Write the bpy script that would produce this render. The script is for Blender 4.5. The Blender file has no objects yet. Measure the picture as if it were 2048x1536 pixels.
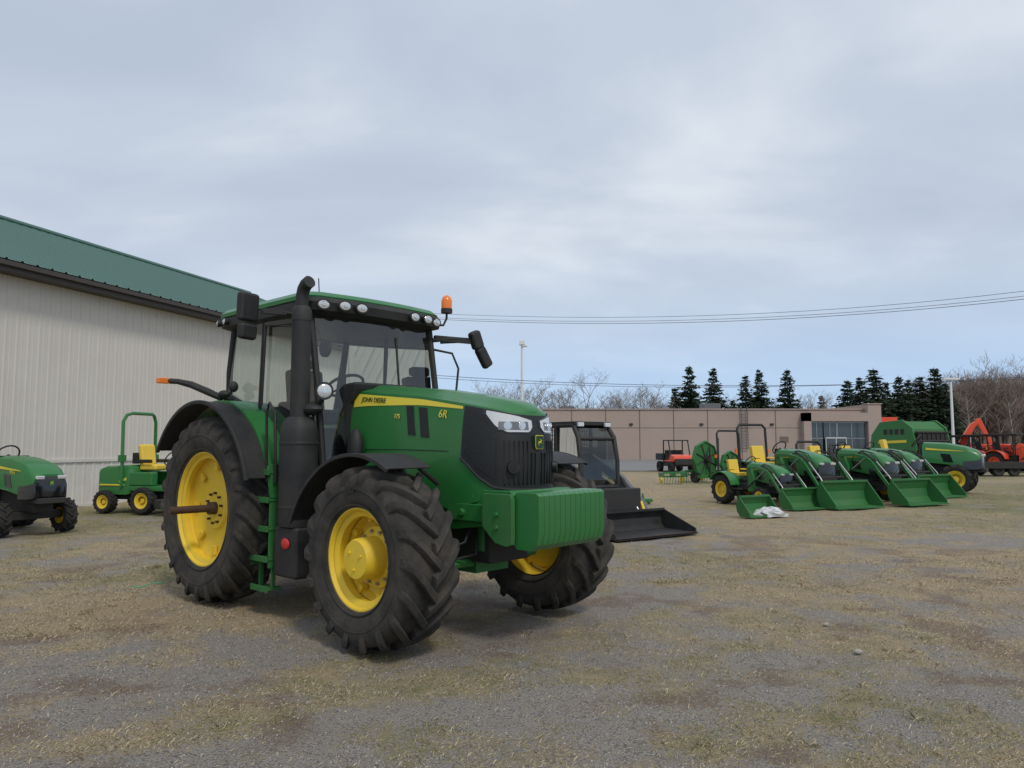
import bpy, bmesh, math, random
import numpy as np
from mathutils import Vector, Matrix, Euler
R=math.radians; rnd=random.Random(7); rs=np.random.RandomState(3)
sc=bpy.context.scene; COL=sc.collection
cos,sin=math.cos,math.sin
ZOOM=(1,0,0)

# ---------------------------------------------------------------- materials
def mat(name,col,rough=.5,metal=0.,coat=0.,dirt=None,bump=0.,bscale=60.,spec=.5,cells=0):
    m=bpy.data.materials.new(name); m.use_nodes=True; nt=m.node_tree; b=nt.nodes['Principled BSDF']
    b.inputs['Base Color'].default_value=(*col,1); b.inputs['Roughness'].default_value=rough
    b.inputs['Metallic'].default_value=metal; b.inputs['Coat Weight'].default_value=coat; b.inputs['Coat Roughness'].default_value=.12
    b.inputs['Specular IOR Level'].default_value=spec
    tc=nt.nodes.new('ShaderNodeTexCoord')
    if dirt:
        dc,amt,scl=dirt
        n=nt.nodes.new('ShaderNodeTexNoise'); n.inputs['Scale'].default_value=scl; n.inputs['Detail'].default_value=6; n.inputs['Roughness'].default_value=.65
        nt.links.new(tc.outputs['Object'],n.inputs['Vector'])
        r=nt.nodes.new('ShaderNodeMapRange'); r.inputs[1].default_value=.38; r.inputs[2].default_value=.72; r.inputs[3].default_value=0; r.inputs[4].default_value=amt
        nt.links.new(n.outputs[0],r.inputs[0])
        mx=nt.nodes.new('ShaderNodeMix'); mx.data_type='RGBA'; mx.inputs[6].default_value=(*col,1); mx.inputs[7].default_value=(*dc,1)
        nt.links.new(r.outputs[0],mx.inputs[0]); nt.links.new(mx.outputs[2],b.inputs['Base Color'])
        r2=nt.nodes.new('ShaderNodeMapRange'); r2.inputs[3].default_value=rough; r2.inputs[4].default_value=min(1,rough+.3)
        nt.links.new(n.outputs[0],r2.inputs[0]); nt.links.new(r2.outputs[0],b.inputs['Roughness'])
    if bump:
        n=nt.nodes.new('ShaderNodeTexVoronoi' if cells else 'ShaderNodeTexNoise'); n.inputs['Scale'].default_value=bscale
        if not cells: n.inputs['Detail'].default_value=4
        nt.links.new(tc.outputs['Object'],n.inputs['Vector'])
        bp=nt.nodes.new('ShaderNodeBump'); bp.inputs['Strength'].default_value=bump; bp.inputs['Distance'].default_value=.01
        nt.links.new(n.outputs[0],bp.inputs['Height']); nt.links.new(bp.outputs[0],b.inputs['Normal'])
    return m
def glassmat(name,tint,add=.06):
    m=bpy.data.materials.new(name); m.use_nodes=True; nt=m.node_tree; nt.nodes.clear()
    o=nt.nodes.new('ShaderNodeOutputMaterial'); t=nt.nodes.new('ShaderNodeBsdfTransparent'); t.inputs[0].default_value=(*tint,1)
    g=nt.nodes.new('ShaderNodeBsdfGlossy'); g.inputs['Roughness'].default_value=.02
    f=nt.nodes.new('ShaderNodeFresnel'); f.inputs[0].default_value=1.55
    ad=nt.nodes.new('ShaderNodeMath'); ad.operation='ADD'; ad.inputs[1].default_value=add
    mx=nt.nodes.new('ShaderNodeMixShader'); nt.links.new(f.outputs[0],ad.inputs[0]); nt.links.new(ad.outputs[0],mx.inputs[0])
    nt.links.new(t.outputs[0],mx.inputs[1]); nt.links.new(g.outputs[0],mx.inputs[2]); nt.links.new(mx.outputs[0],o.inputs[0])
    return m
M={}
M['green']=mat('green_paint',(.018,.160,.034),.33,coat=.35,dirt=((.04,.15,.04),.35,3.))
M['green2']=mat('green_paint_worn',(.020,.145,.032),.5,dirt=((.08,.13,.055),.45,5.))
M['yellow']=mat('yellow_paint',(.80,.56,.03),.45,dirt=((.55,.38,.09),.45,4.))
M['decal_y']=mat('decal_yellow',(.75,.62,.06),.5)
M['decal_g']=mat('decal_green',(.01,.05,.015),.5)
M['seat_y']=mat('yellow_vinyl',(.75,.52,.06),.6)
M['black']=mat('black_plastic',(.013,.014,.015),.5,dirt=((.05,.046,.042),.5,5.))
M['gloss']=mat('gloss_black',(.006,.007,.008),.16,coat=.5)
M['mask']=mat('grille_black',(.008,.009,.010),.38,dirt=((.03,.03,.03),.3,8.))
M['mesh']=mat('grille_mesh',(.008,.009,.010),.42,bump=.35,bscale=150,cells=1)
M['rubber']=mat('rubber',(.024,.023,.022),.8,dirt=((.11,.092,.072),.6,4.5),bump=.4,bscale=40)
M['rubber_d']=mat('rubber_small',(.018,.018,.018),.85,dirt=((.06,.05,.04),.4,6.))
M['chrome']=mat('chrome_reflector',(.75,.76,.78),.18,metal=.9)
M['lens']=mat('lens',(.62,.64,.65),.08,metal=.2,coat=1)
M['lensd']=mat('smoked_lens',(.16,.17,.175),.08,metal=.5,coat=1)
M['steel']=mat('steel',(.35,.35,.36),.35,metal=.8)
M['rust']=mat('rusty_axle',(.085,.045,.03),.6,metal=.2,dirt=((.04,.03,.025),.6,14.))
M['amber']=mat('amber_lens',(.85,.20,.01),.25,coat=.6)
M['red']=mat('red_lens',(.55,.03,.03),.35)
M['dark']=mat('dark_metal',(.02,.021,.022),.6,dirt=((.05,.04,.03),.5,7.))
M['glass']=glassmat('cab_glass',(.90,.95,.93),.05)
M['glass2']=glassmat('side_glass',(.74,.82,.79),.10)
M['glass3']=glassmat('tinted_glass',(.42,.47,.46),.03)
M['seat']=mat('dark_fabric',(.03,.03,.033),.85)
M['grey']=mat('grey_paint',(.11,.12,.13),.45)
M['wall']=mat('barn_siding',(.60,.57,.52),.5,dirt=((.53,.495,.44),.5,.8))
M['wall2']=mat('barn_wainscot',(.60,.59,.55),.5,dirt=((.48,.44,.38),.6,1.5))
M['fascia']=mat('brown_fascia',(.05,.04,.033),.5)
M['roofg']=mat('green_metal_roof',(.065,.14,.118),.45,dirt=((.08,.16,.135),.5,.5))
M['precast']=mat('taupe_precast',(.39,.305,.26),.8,dirt=((.34,.265,.225),.6,.35))
M['joint']=mat('panel_joint',(.17,.13,.11),.9)
M['wglass']=mat('dark_window',(.03,.045,.05),.05,coat=1)
M['white']=mat('white_paint',(.7,.7,.68),.5)
M['wood']=mat('pole_wood',(.16,.12,.09),.8)
M['orange']=mat('orange_paint',(.72,.07,.018),.45,coat=.2)
M['asphalt']=mat('asphalt',(.18,.178,.18),.9,dirt=((.25,.24,.23),.7,.6),bump=.3)
M['bark']=mat('bark',(.13,.11,.09),.9)
M['birch']=mat('pale_bark',(.38,.35,.31),.9)
M['twig']=mat('twig',(.20,.165,.14),.9)
M['twig2']=mat('reddish_twig',(.22,.165,.135),.9)
M['needle']=mat('conifer_needles',(.022,.040,.022),.8,dirt=((.055,.08,.038),.7,.7))
M['plastic']=mat('clear_plastic',(.62,.63,.63),.25,coat=.6)
M['wire']=mat('cable',(.03,.03,.035),.6)
M['twine']=mat('green_twine',(.05,.35,.2),.6)
M['stone']=mat('pale_stone',(.34,.32,.29),.9)

# ---------------------------------------------------------------- mesh builder
class MB:
    def __init__(s): s.v=[];s.f=[];s.m=[]
    def add(s,vs,fs,mi=0):
        n=len(s.v); s.v+=[tuple(v) for v in vs]; s.f+=[tuple(i+n for i in f) for f in fs]; s.m+=[mi]*len(fs); return s
    def box(s,x0,x1,y0,y1,z0,z1,mi=0,T=None):
        vs=[Vector((x,y,z)) for x in(x0,x1) for y in(y0,y1) for z in(z0,z1)]
        if T is not None: vs=[T@v for v in vs]
        return s.add(vs,[(0,1,3,2),(4,6,7,5),(0,4,5,1),(2,3,7,6),(0,2,6,4),(1,5,7,3)],mi)
    def obox(s,c,size,eul=(0,0,0),mi=0):
        T=Matrix.Translation(c)@Euler(eul).to_matrix().to_4x4(); a,b,d=[k/2 for k in size]
        return s.box(-a,a,-b,b,-d,d,mi,T)
    def prism(s,p,y0,y1,mi=0):
        n=len(p); vs=[(x,y0,z) for x,z in p]+[(x,y1,z) for x,z in p]
        return s.add(vs,[tuple(range(n)),tuple(range(2*n-1,n-1,-1))]+[(i,(i+1)%n,n+(i+1)%n,n+i) for i in range(n)],mi)
    def prismz(s,p,z0,z1,mi=0):
        n=len(p); vs=[(x,y,z0) for x,y in p]+[(x,y,z1) for x,y in p]
        return s.add(vs,[tuple(range(n)),tuple(range(2*n-1,n-1,-1))]+[(i,(i+1)%n,n+(i+1)%n,n+i) for i in range(n)],mi)
    def loft(s,rings,cap=True,closed=True,mi=0):
        n=len(rings[0]); vs=[p for r in rings for p in r]; fs=[]
        for k in range(len(rings)-1):
            for i in range(n if closed else n-1):
                j=(i+1)%n; fs.append((k*n+i,k*n+j,(k+1)*n+j,(k+1)*n+i))
        if cap: fs+= [tuple(range(n)),tuple(range((len(rings)-1)*n,len(rings)*n))]
        return s.add(vs,fs,mi)
    def tube(s,pts,r,n=8,closed=False,mi=0):
        pts=[Vector(p) for p in pts]; N=len(pts); rr=r if isinstance(r,(list,tuple)) else [r]*N; rings=[]; up=None
        for i,p in enumerate(pts):
            a=pts[(i-1)%N] if (i>0 or closed) else p; b=pts[(i+1)%N] if (i<N-1 or closed) else p
            t=(b-a).normalized()
            if up is None: up=Vector((0,0,1)) if abs(t.z)<.9 else Vector((1,0,0))
            u=t.cross(up).normalized(); w=u.cross(t).normalized(); up=w
            rings.append([p+(u*cos(2*math.pi*k/n)+w*sin(2*math.pi*k/n))*rr[i] for k in range(n)])
        if closed: rings.append(rings[0]); return s.loft(rings,cap=False,mi=mi)
        return s.loft(rings,mi=mi)
    def lathe(s,prof,n=40,c=(0,0,0),axis='y',mi=0):
        rings=[]
        for r,h in prof:
            ring=[]
            for k in range(n):
                a=2*math.pi*k/n; p=(r*cos(a),h,r*sin(a)) if axis=='y' else ((r*cos(a),r*sin(a),h) if axis=='z' else (h,r*cos(a),r*sin(a)))
                ring.append((p[0]+c[0],p[1]+c[1],p[2]+c[2]))
            rings.append(ring)
        return s.loft(rings,cap=False,mi=mi)
    def ell(s,c,r,n=16,m=8,mi=0):
        rings=[[(c[0]+r[0]*sin(math.pi*j/m)*cos(2*math.pi*i/n),c[1]+r[1]*sin(math.pi*j/m)*sin(2*math.pi*i/n),c[2]+r[2]*cos(math.pi*j/m)) for i in range(n)] for j in range(m+1)]
        rings[0]=[(c[0]+.001*r[0]*cos(2*math.pi*i/n),c[1]+.001*r[1]*sin(2*math.pi*i/n),c[2]+r[2]) for i in range(n)]
        rings[-1]=[(c[0]+.001*r[0]*cos(2*math.pi*i/n),c[1]+.001*r[1]*sin(2*math.pi*i/n),c[2]-r[2]) for i in range(n)]
        return s.loft(rings,mi=mi)
    def arc(s,cx,cz,r,a0,a1,y0,y1,th=.02,n=20,mi=0):
        r0,r1=r if isinstance(r,tuple) else (r,r); vs=[];fs=[]
        for i in range(n+1):
            t=i/n; a=R(a0+(a1-a0)*t); q=r0+(r1-r0)*t*t
            for rad,y in((q,y0),(q,y1),(q-th,y1),(q-th,y0)): vs.append((cx+rad*cos(a),y,cz+rad*sin(a)))
        for i in range(n):
            for k in range(4): fs.append((i*4+k,i*4+(k+1)%4,i*4+4+(k+1)%4,i*4+4+k))
        fs+=[(0,1,2,3),(n*4,n*4+1,n*4+2,n*4+3)]
        return s.add(vs,fs,mi)
def obj(name,mb,m,parent=None,smooth=35,bevel=0.,loc=None,rotz=0,recalc=True):
    me=bpy.data.meshes.new(name); me.from_pydata(mb.v,[],mb.f)
    for k in (m if isinstance(m,(list,tuple)) else [m]): me.materials.append(M[k] if isinstance(k,str) else k)
    if any(mb.m): me.polygons.foreach_set('material_index',mb.m)
    if recalc:
        bm=bmesh.new(); bm.from_mesh(me); bmesh.ops.recalc_face_normals(bm,faces=bm.faces); bm.to_mesh(me); bm.free()
    if smooth:
        me.polygons.foreach_set('use_smooth',[True]*len(me.polygons)); me.set_sharp_from_angle(angle=R(smooth))
    o=bpy.data.objects.new(name,me); COL.objects.link(o); o.parent=parent
    if loc: o.location=loc
    if rotz: o.rotation_euler=(0,0,rotz)
    if bevel:
        b=o.modifiers.new('bevel','BEVEL'); b.width=bevel; b.segments=2; b.limit_method='ANGLE'; b.angle_limit=R(40); b.harden_normals=True
    return o
def tag(o,label,cat,group=None):
    o['label']=label; o['category']=cat
    if group: o['group']=group
    return o
def thing(name,label,cat,loc=(0,0,0),rotz=0,group=None,scale=1):
    o=bpy.data.objects.new(name,None); COL.objects.link(o); o.location=loc; o.rotation_euler=(0,0,rotz); o.scale=(scale,)*3
    o.empty_display_size=.1; return tag(o,label,cat,group)
def sub(name,parent,loc):
    o=bpy.data.objects.new(name,None); COL.objects.link(o); o.parent=parent; o.location=loc; o.empty_display_size=.1; return o
def struct(o,kind='structure'): o['kind']=kind; return o
def dup(root,loc,rotz,scale,label=None):
    def cp(o,par):
        c=o.copy(); COL.objects.link(c); c.parent=par
        for ch in o.children: cp(ch,c)
        return c
    r=cp(root,None); r.location=loc; r.rotation_euler=(0,0,rotz); r.scale=scale if isinstance(scale,tuple) else (scale,)*3
    if label: r['label']=label
    return r
def text(name,s,size,m,parent,o,u,v,bold=0.,shear=0):
    cu=bpy.data.curves.new('t','FONT'); cu.body=s; cu.size=size; cu.extrude=.0012; cu.offset=bold; cu.shear=shear
    t=bpy.data.objects.new('t',cu); COL.objects.link(t); dg=bpy.context.evaluated_depsgraph_get(); dg.update()
    me=bpy.data.meshes.new_from_object(t.evaluated_get(dg)); bpy.data.objects.remove(t)
    u=Vector(u).normalized(); v=Vector(v); v=(v-u*v.dot(u)).normalized(); w=u.cross(v)
    T=Matrix((u,v,w)).transposed().to_4x4(); T.translation=Vector(o); me.transform(T)
    me.materials.clear(); me.materials.append(M[m]); ob=bpy.data.objects.new(name,me); COL.objects.link(ob); ob.parent=parent; return ob

# ---------------------------------------------------------------- camera maths
F=1500.; P=R(4.65); H=1.6
def ray(u,v):
    a=(u-1024)/F; zc=(768-v)/F; return Vector((a,cos(P)-zc*sin(P),sin(P)+zc*cos(P)))
def gnd(u,v): d=ray(u,v); return Vector((0,0,H))+d*(-H/d.z)
def aty(u,v,Y): d=ray(u,v); return Vector((0,0,H))+d*(Y/d.y)

# ---------------------------------------------------------------- wheels
def wheel(parent,x,y,Rr,w,rr,side,rim='yellow',nl=20,lugh=.04,hub='rear',bw=.05,tyre='rubber',seg=48,ang=.30,big=True):
    root=sub('wheel',parent,(x,y,Rr)); Rb=Rr-lugh; mb=MB()
    half=[(rr-.01,.36),(rr+.02,.42),(rr+(Rb-rr)*.3,.485),(rr+(Rb-rr)*.6,.5),(Rb-.10*Rr,.485),(Rb-.045*Rr,.46),(Rb-.012*Rr,.40),(Rb-.003,.25)]
    prof=[(r,-q*w) for r,q in half]+[(Rb,0)]+[(r,q*w) for r,q in reversed(half)]
    mb.lathe(prof,seg)
    if big:
        for sg in(-1,1):
            for q in(.12,.55):
                r0=rr+(Rb-rr)*q; mb.tube([(r0*cos(2*math.pi*k/seg),sg*w*(.455 if q<.3 else .497),r0*sin(2*math.pi*k/seg)) for k in range(seg)],.006,5,closed=True)
    for sg in(-1,1):
        for k in range(nl):
            f0=2*math.pi*(k+(.5 if sg>0 else 0))/nl; rings=[]
            T=[-.08,.2,.5,.80,.93,1.0,1.02,1.01]; RT=[Rr,Rr,Rr-.004*Rr,Rr-.018*Rr,Rr-.035*Rr,Rr-.07*Rr,Rr-.12*Rr,Rr-.17*Rr]; A=[0,.22,.50,.76,.86,.92,.97,1.0]
            for t,rt,aa in zip(T,RT,A):
                f=f0+ang/Rr*aa; yy=sg*t*w/2; bh=bw*(1.0 if t<.3 else .95 if t<.9 else .85)
                rb=rt-lugh-.03*Rr; yb=yy*(.90 if t>.9 else 1); c=min(.016,lugh*.3)
                ring=[]
                for rad,yv,dt,wd in((rb,yb,-1,1.25),(rt-c,yy,-1,1.0),(rt,yy,-1,.72),(rt,yy,1,.72),(rt-c,yy,1,1.0),(rb,yb,1,1.25)):
                    an=f+dt*bh/2*wd/Rr; ring.append((rad*cos(an),yv,rad*sin(an)))
                rings.append(ring)
            mb.loft(rings)
    obj('tyre',mb,tyre,root,smooth=42)
    mb=MB(); s=side
    if hub=='rear':
        pr=[(rr-.02,-.38),(rr-.03,.05),(rr-.035,.18),(rr-.05,.20),(rr-.055,.30),(rr-.02,.33),(rr+.012,.36),(rr+.02,.40),(rr-.002,.40),(rr-.02,.34)]
        mb.lathe([(a,b*w*s) for a,b in pr],seg)
        mb.lathe([(rr-.03,.12*w*s),(rr*.82,.08*w*s),(rr*.62,.04*w*s),(rr*.40,.06*w*s),(rr*.36,.12*w*s),(.01,.12*w*s)],seg)
    else:
        pr=[(rr-.02,-.38),(rr-.03,-.1),(rr-.035,.12),(rr-.055,.15),(rr-.06,.28),(rr-.02,.32),(rr+.01,.36),(rr+.018,.40),(rr-.002,.40),(rr-.02,.34)]
        mb.lathe([(a,b*w*s) for a,b in pr],seg)
        mb.lathe([(rr-.045,.08*w*s),(rr*.86,.04*w*s),(rr*.80,-.04*w*s),(rr*.5,-.12*w*s),(.01,-.12*w*s)],seg)
    obj('rim',mb,rim,root,smooth=30)
    return root
def boltring(root,r,y,n,br,side,m='yellow',h=.03):
    for k in range(n):
        a=2*math.pi*k/n+.2; mb=MB(); mb.tube([(r*cos(a),y-.02*side,r*sin(a)),(r*cos(a),y+h*side,r*sin(a))],br,6); obj('bolt',mb,m,root,smooth=30)
def clamps(root,r,y,size,n,a0=0):
    for k in range(n):
        a=k*2*math.pi/n+a0; mb=MB(); mb.obox((r*cos(a),y,r*sin(a)),size,(0,-a,0)); obj('rim_clamp',mb,'yellow',root,bevel=.005)

# ================================================================ MAIN TRACTOR
HD=R(-42.5); O=(-2.38,8.61,0)
T=thing('farm_tractor','large green farm tractor with yellow wheels and enclosed cab standing in the foreground','tractor',O,HD)
th=np.linspace(0,math.pi/2,60); px=2.9+.62*np.cos(th)**.72; py=.425*np.sin(th)**.72
px=np.append(px,[2.2,1.45]); py=np.append(py,[.435,.435])
SA=np.concatenate([[0],np.cumsum(np.hypot(np.diff(px),np.diff(py)))]); S29=SA[59]
def zs(x): return float(np.interp(x,[1.45,2.5,3.15,3.4,3.52],[2.13,2.03,1.93,1.885,1.86]))
def zb(x): return float(np.interp(x,[1.45,2.2,2.9,3.2,3.52],[1.35,1.2,1.06,1.14,1.22]))
def pl(s):
    a=abs(s); return float(np.interp(a,SA,px)),float(np.interp(a,SA,py))*(-1 if s<0 else 1)
def side(s,z,off=0.):
    x,y=pl(s); x1,y1=pl(s-.01); x2,y2=pl(s+.01); t=Vector((x2-x1,y2-y1,0)).normalized(); n=Vector((t.y,-t.x,0))
    if n.dot(Vector((x-2.4,y,0)))<0: n=-n
    if abs(s)>S29: n=Vector((0,-1 if s<0 else 1,0))
    h=(z-zb(x))/(zs(x)-zb(x)); lean=.055*max(0,h)**3+.05*max(0,.35-h)
    return Vector((x,y,z))+n*(off-lean)
def sx(x): return -(S29+(2.9-x))
def patch(mb,s0,s1,zt,zl,off,n=14,m=3,mi=0):
    vs=[];fs=[]
    for i in range(n+1):
        s=s0+(s1-s0)*i/n; a=zt(s); b=zl(s)
        for j in range(m+1): vs.append(side(s,b+(a-b)*j/m,off))
    for i in range(n):
        for j in range(m):
            k=i*(m+1)+j; fs.append((k,k+m+1,k+m+2,k+1))
    return mb.add(vs,fs,mi)
mb=MB(); smax=SA[-1]; ss=sorted(set([-smax+(smax)*i/40 for i in range(41)]))
allS=ss+[-s for s in reversed(ss[:-1])]
vs=[];fs=[];m=10
for s in allS:
    x=pl(s)[0]
    for j in range(m+1): vs.append(side(s,zb(x)+(zs(x)-zb(x))*j/m))
for i in range(len(allS)-1):
    for j in range(m):
        k=i*(m+1)+j; fs.append((k,k+m+1,k+m+2,k+1))
mb.add(vs,fs)
vs=[];fs=[];nc=12
for s in ss:
    a=side(s,zs(pl(s)[0])); b=side(-s,zs(pl(s)[0]))
    for c in range(nc+1):
        t=c/nc; p=a.lerp(b,t); q=abs(2*t-1); p.z+=.055*(1-q**2.5)*min(1,abs(a.y)/.3)+(.024 if q<.55 else 0)*min(1,abs(a.y)/.35); vs.append(p)
for i in range(len(ss)-1):
    for c in range(nc):
        k=i*(nc+1)+c; fs.append((k,k+nc+1,k+nc+2,k+1))
mb.add(vs,fs)
hood=obj('hood',mb,'green',T,smooth=24,recalc=True)
def mzt(s): return zs(pl(s)[0])-.015
def mzl(s): return float(np.interp(abs(s),[0,.30,.42,.55,.66,.75],[1.235,1.245,1.26,1.34,1.44,1.50]))
mb=MB(); patch(mb,-.735,.735,mzt,mzl,.007,60,8); g=obj('grille',mb,'mask',T,smooth=40)
for sg in(-1,1):
    mb=MB(); patch(mb,sg*.40,sg*.70,lambda s:float(np.interp(abs(s),[.40,.52,.70],[1.67,1.83,1.90])),lambda s:mzl(s)+.07,.012,16,6); obj('side_screen',mb,'mesh',g,smooth=40)
mb=MB()
for s in np.linspace(-.33,.33,17):
    s=float(s)
    if abs(s)<.035: continue
    z0,z1=1.27,(1.54 if abs(s)<.1 else 1.64)
    a=side(s,z0,.006);b=side(s,z1,.006);c=side(s,z1-.01,.020);d=side(s,z0+.02,.020)
    a2,b2,c2,d2=[side(s+.008,q.z,o_) for q,o_ in((a,.006),(b,.006),(c,.020),(d,.020))]
    mb.add([a,b,c,d,a2,b2,c2,d2],[(0,1,2,3),(4,7,6,5),(2,6,7,3),(0,3,7,4),(1,5,6,2)])
obj('grille_slat',mb,'mask',g)['kind']='stuff'
mb=MB(); mb.tube([side(s,mzl(s),.008) for s in np.linspace(-.74,.74,50)],.012,6); obj('grille_trim',mb,'black',g)
for sg in(-1,1):
    def ht(s): return float(np.interp(abs(s),[.05,.2,.50],[1.80,1.835,1.885]))
    def hl(s): return float(np.interp(abs(s),[.05,.09,.30,.40,.50],[1.755,1.705,1.705,1.75,1.86]))
    mb=MB(); patch(mb,sg*.035,sg*.53,lambda s:ht(s)+.012,lambda s:hl(s)-.012,.011,16,3); f_=obj('headlight',mb,'gloss',T)
    mb=MB(); patch(mb,sg*.055,sg*.495,ht,hl,.016,16,4); obj('lens',mb,'lens',f_)
    mb=MB(); patch(mb,sg*.10,sg*.38,lambda s:1.79,lambda s:1.722,.0175,12,2); obj('lamp_bezel',mb,'lensd',f_)
    for q,rad in((.17,.034),(.30,.034)):
        c=side(sg*q,1.757,.022); n=(side(sg*q,1.757,.1)-c).normalized(); mb=MB(); mb.tube([c-n*.008,c+n*.002],rad,20); mb.tube([c+n*.002,c+n*.006],rad*.6,20)
        obj('projector',mb,'chrome',f_)
    c=side(sg*.26,1.42,.01); n=(side(sg*.26,1.42,.1)-c).normalized(); mb=MB(); mb.tube([c,c+n*.035],[.052,.048],20); f_=obj('fog_lamp',mb,'mask',T)
    mb=MB(); mb.tube([c+n*.031,c+n*.038],.030,20); obj('lens',mb,'gloss',f_)
def shield(k,x,j=0): return [(x,y*k,1.62+z*k) for y,z in((-.05,.055),(-.04,.062),(.04,.062),(.05,.055),(.052,-.03),(.042,-.055),(-.042,-.055),(-.052,-.03))]
mb=MB(); mb.loft([shield(.98,3.49),shield(.98,3.538)]); e=obj('emblem',mb,'decal_y',T)
mb=MB(); mb.loft([shield(.90,3.515),shield(.90,3.541)]); obj('emblem_field',mb,'decal_g',e)
mb=MB(); mb.loft([shield(1.0,3.48),shield(1.0,3.534)]); obj('emblem_rim',mb,'decal_g',e)
deer=[(-.9,.1),(-.6,.28),(-.2,.3),(.15,.35),(.35,.62),(.1,.75),(-.15,.95),(.15,.85),(.42,.72),(.75,.62),(.8,.52),(.55,.45),(.45,.2),(.5,.02),(.85,-.05),(.95,-.3),(.8,-.12),(.4,-.1),(.1,.02),(-.3,0),(-.5,-.2),(-.45,-.5),(-.75,-.85),(-.6,-.5),(-.68,-.15),(-.75,.05)]
mb=MB(); mb.add([(3.544,y*.028,1.62+z*.032) for y,z in deer],[tuple(range(len(deer)))]); obj('deer_mark',mb,'decal_y',e,smooth=0)
for sg in(1,-1):
    mb=MB()
    def st(s): x=pl(s)[0]; return zs(x)-.025
    def sl(s): x=pl(s)[0]; return zs(x)-.025-float(np.interp(x,[1.5,1.75,2.3,3.2],[.135,.105,.065,.012]))
    patch(mb,sg*sx(1.52),sg*sx(3.02),st,sl,.004,16,2); obj('stripe',mb,'decal_y',T)
def dec(s_,x,z,size,m,b=0.):
    p=side(sx(x),z,.009); v=side(sx(x),z+.03,.009)-p; slope=(zs(x+.3)-zs(x))/.3
    return text('writing',s_,size,m,T,p,Vector((1,0,slope*.8)),v,b)
dec('JOHN DEERE',1.64,2.018,.064,'decal_g',.0006)
dec('175',2.15,1.845,.058,'decal_y',.0006)
dec('6R',2.735,1.84,.10,'decal_y',.0)
for x0,x1,z0,z1 in((2.30,2.40,1.68,1.955),(2.47,2.58,1.66,1.935)):
    mb=MB(); mb.add([side(sx(x0),z1,.005),side(sx(x1),z1-.01,.005),side(sx(x1+.06),z0,.005),side(sx(x0+.06),z0+.01,.005)],[(0,1,2,3)]); obj('side_vent',mb,'mask',T,smooth=0)
mb=MB(); mb.add([side(sx(2.2),1.44,.005),side(sx(2.3),1.43,.005),side(sx(2.42),1.22,.005),side(sx(2.32),1.24,.005)],[(0,1,2,3)]); obj('side_vent',mb,'mask',T,smooth=0)
mb=MB(); mb.tube([side(sx(1.75),1.56,.002),side(sx(2.3),1.56,.002),side(sx(2.88),1.55,.002)],.004,4)
obj('panel_seam',mb,'decal_g',T)
mb=MB(); mb.prism([(1.32,1.3),(1.32,2.1),(1.45,2.2),(1.62,2.21),(1.60,2.12),(1.5,2.0),(1.48,1.35)],-.47,.47); obj('cowl',mb,'black',T,bevel=.03)
mb=MB(); mb.ell((1.68,-.5,1.56),(.09,.07,.2)); obj('intake_scoop',mb,'black',T)
# --- chassis
mb=MB(); mb.box(-.4,3.2,-.24,.24,.62,1.12); mb.box(1.6,3.3,-.34,.34,.95,1.28); mb.box(-.5,1.4,-.45,.45,.55,1.3); obj('chassis',mb,'dark',T,bevel=.02)
mb=MB(); mb.prism([(2.5,1.12),(2.65,1.22),(3.55,1.24),(3.6,1.2),(3.6,.98),(2.9,.9),(2.5,.95)],-.38,.38); mb.box(3.35,3.64,-.33,.33,.86,1.2)
for sg in(-1,1):
    mb.box(2.86,3.38,sg*.39-.02,sg*.39+.02,.98,1.12); mb.tube([(3.05,sg*.36,1.05),(3.05,sg*.44,1.05)],.03,10)
    for x in(2.95,3.15,3.3): mb.tube([(x,sg*.38,1.18),(x,sg*.40,1.18)],.014,6)
obj('front_frame',mb,'green',T,bevel=.012)
mb=MB(); mb.tube([(2.72,-.72,.70),(2.72,-.3,.66),(2.72,.3,.66),(2.72,.72,.70)],[.12,.10,.10,.12],12); mb.box(2.5,3.0,-.2,.2,.52,.92)
for sg in(-1,1):
    mb.ell((2.72,sg*.70,.71),(.17,.13,.19)); mb.tube([(2.95,sg*.12,.6),(2.95,sg*.6,.62)],.035,8); mb.box(2.62,2.82,sg*.66-.08,sg*.66+.08,.85,.97)
    mb.tube([(3.1,sg*.2,.72),(3.1,sg*.2,1.0)],.06,10)
obj('front_axle',mb,'green2',T,smooth=40)
for sg in(-1,1):
    mb=MB(); mb.tube([(3.0,sg*.25,.95),(3.05,sg*.38,.8),(2.9,sg*.5,.72),(2.8,sg*.62,.8)],.012,5); mb.tube([(3.0,sg*.2,.95),(3.1,sg*.3,.7),(2.95,sg*.45,.65)],.012,5); obj('hose',mb,'black',T)
mb=MB(); mb.tube([(0,-.9,.95),(0,.9,.95)],.14,16); mb.tube([(0,-.75,.95),(0,.75,.95)],.2,16); obj('rear_axle',mb,'green2',T)
# --- weights
prof=[(3.62,1.20),(3.66,1.235),(3.855,1.235),(3.885,1.215),(3.885,.93),(3.86,.845),(3.80,.80),(3.66,.80),(3.62,.84)]
nW=13; wr=MB(); wr.box(3.58,3.85,-.40,.40,.86,1.19); wr=obj('front_weight',wr,'green2',T)
for k in range(nW):
    y0=-.42+.84*k/nW; mb=MB(); mb.prism(prof,y0+.001,y0+.84/nW-.001); obj('weight_plate',mb,'green',wr,bevel=.004)
for sg in(-1,1):
    mb=MB(); mb.prism([(3.34,1.22),(3.64,1.22),(3.66,1.18),(3.66,.84),(3.6,.82),(3.48,.84),(3.34,.96)],sg*.455-.02,sg*.455+.02)
    for q in(1.06,.96): mb.tube([(3.5,sg*.47,q),(3.5,sg*.495,q)],.018,8)
    obj('weight_bracket',mb,'green2',T,bevel=.005)
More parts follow.
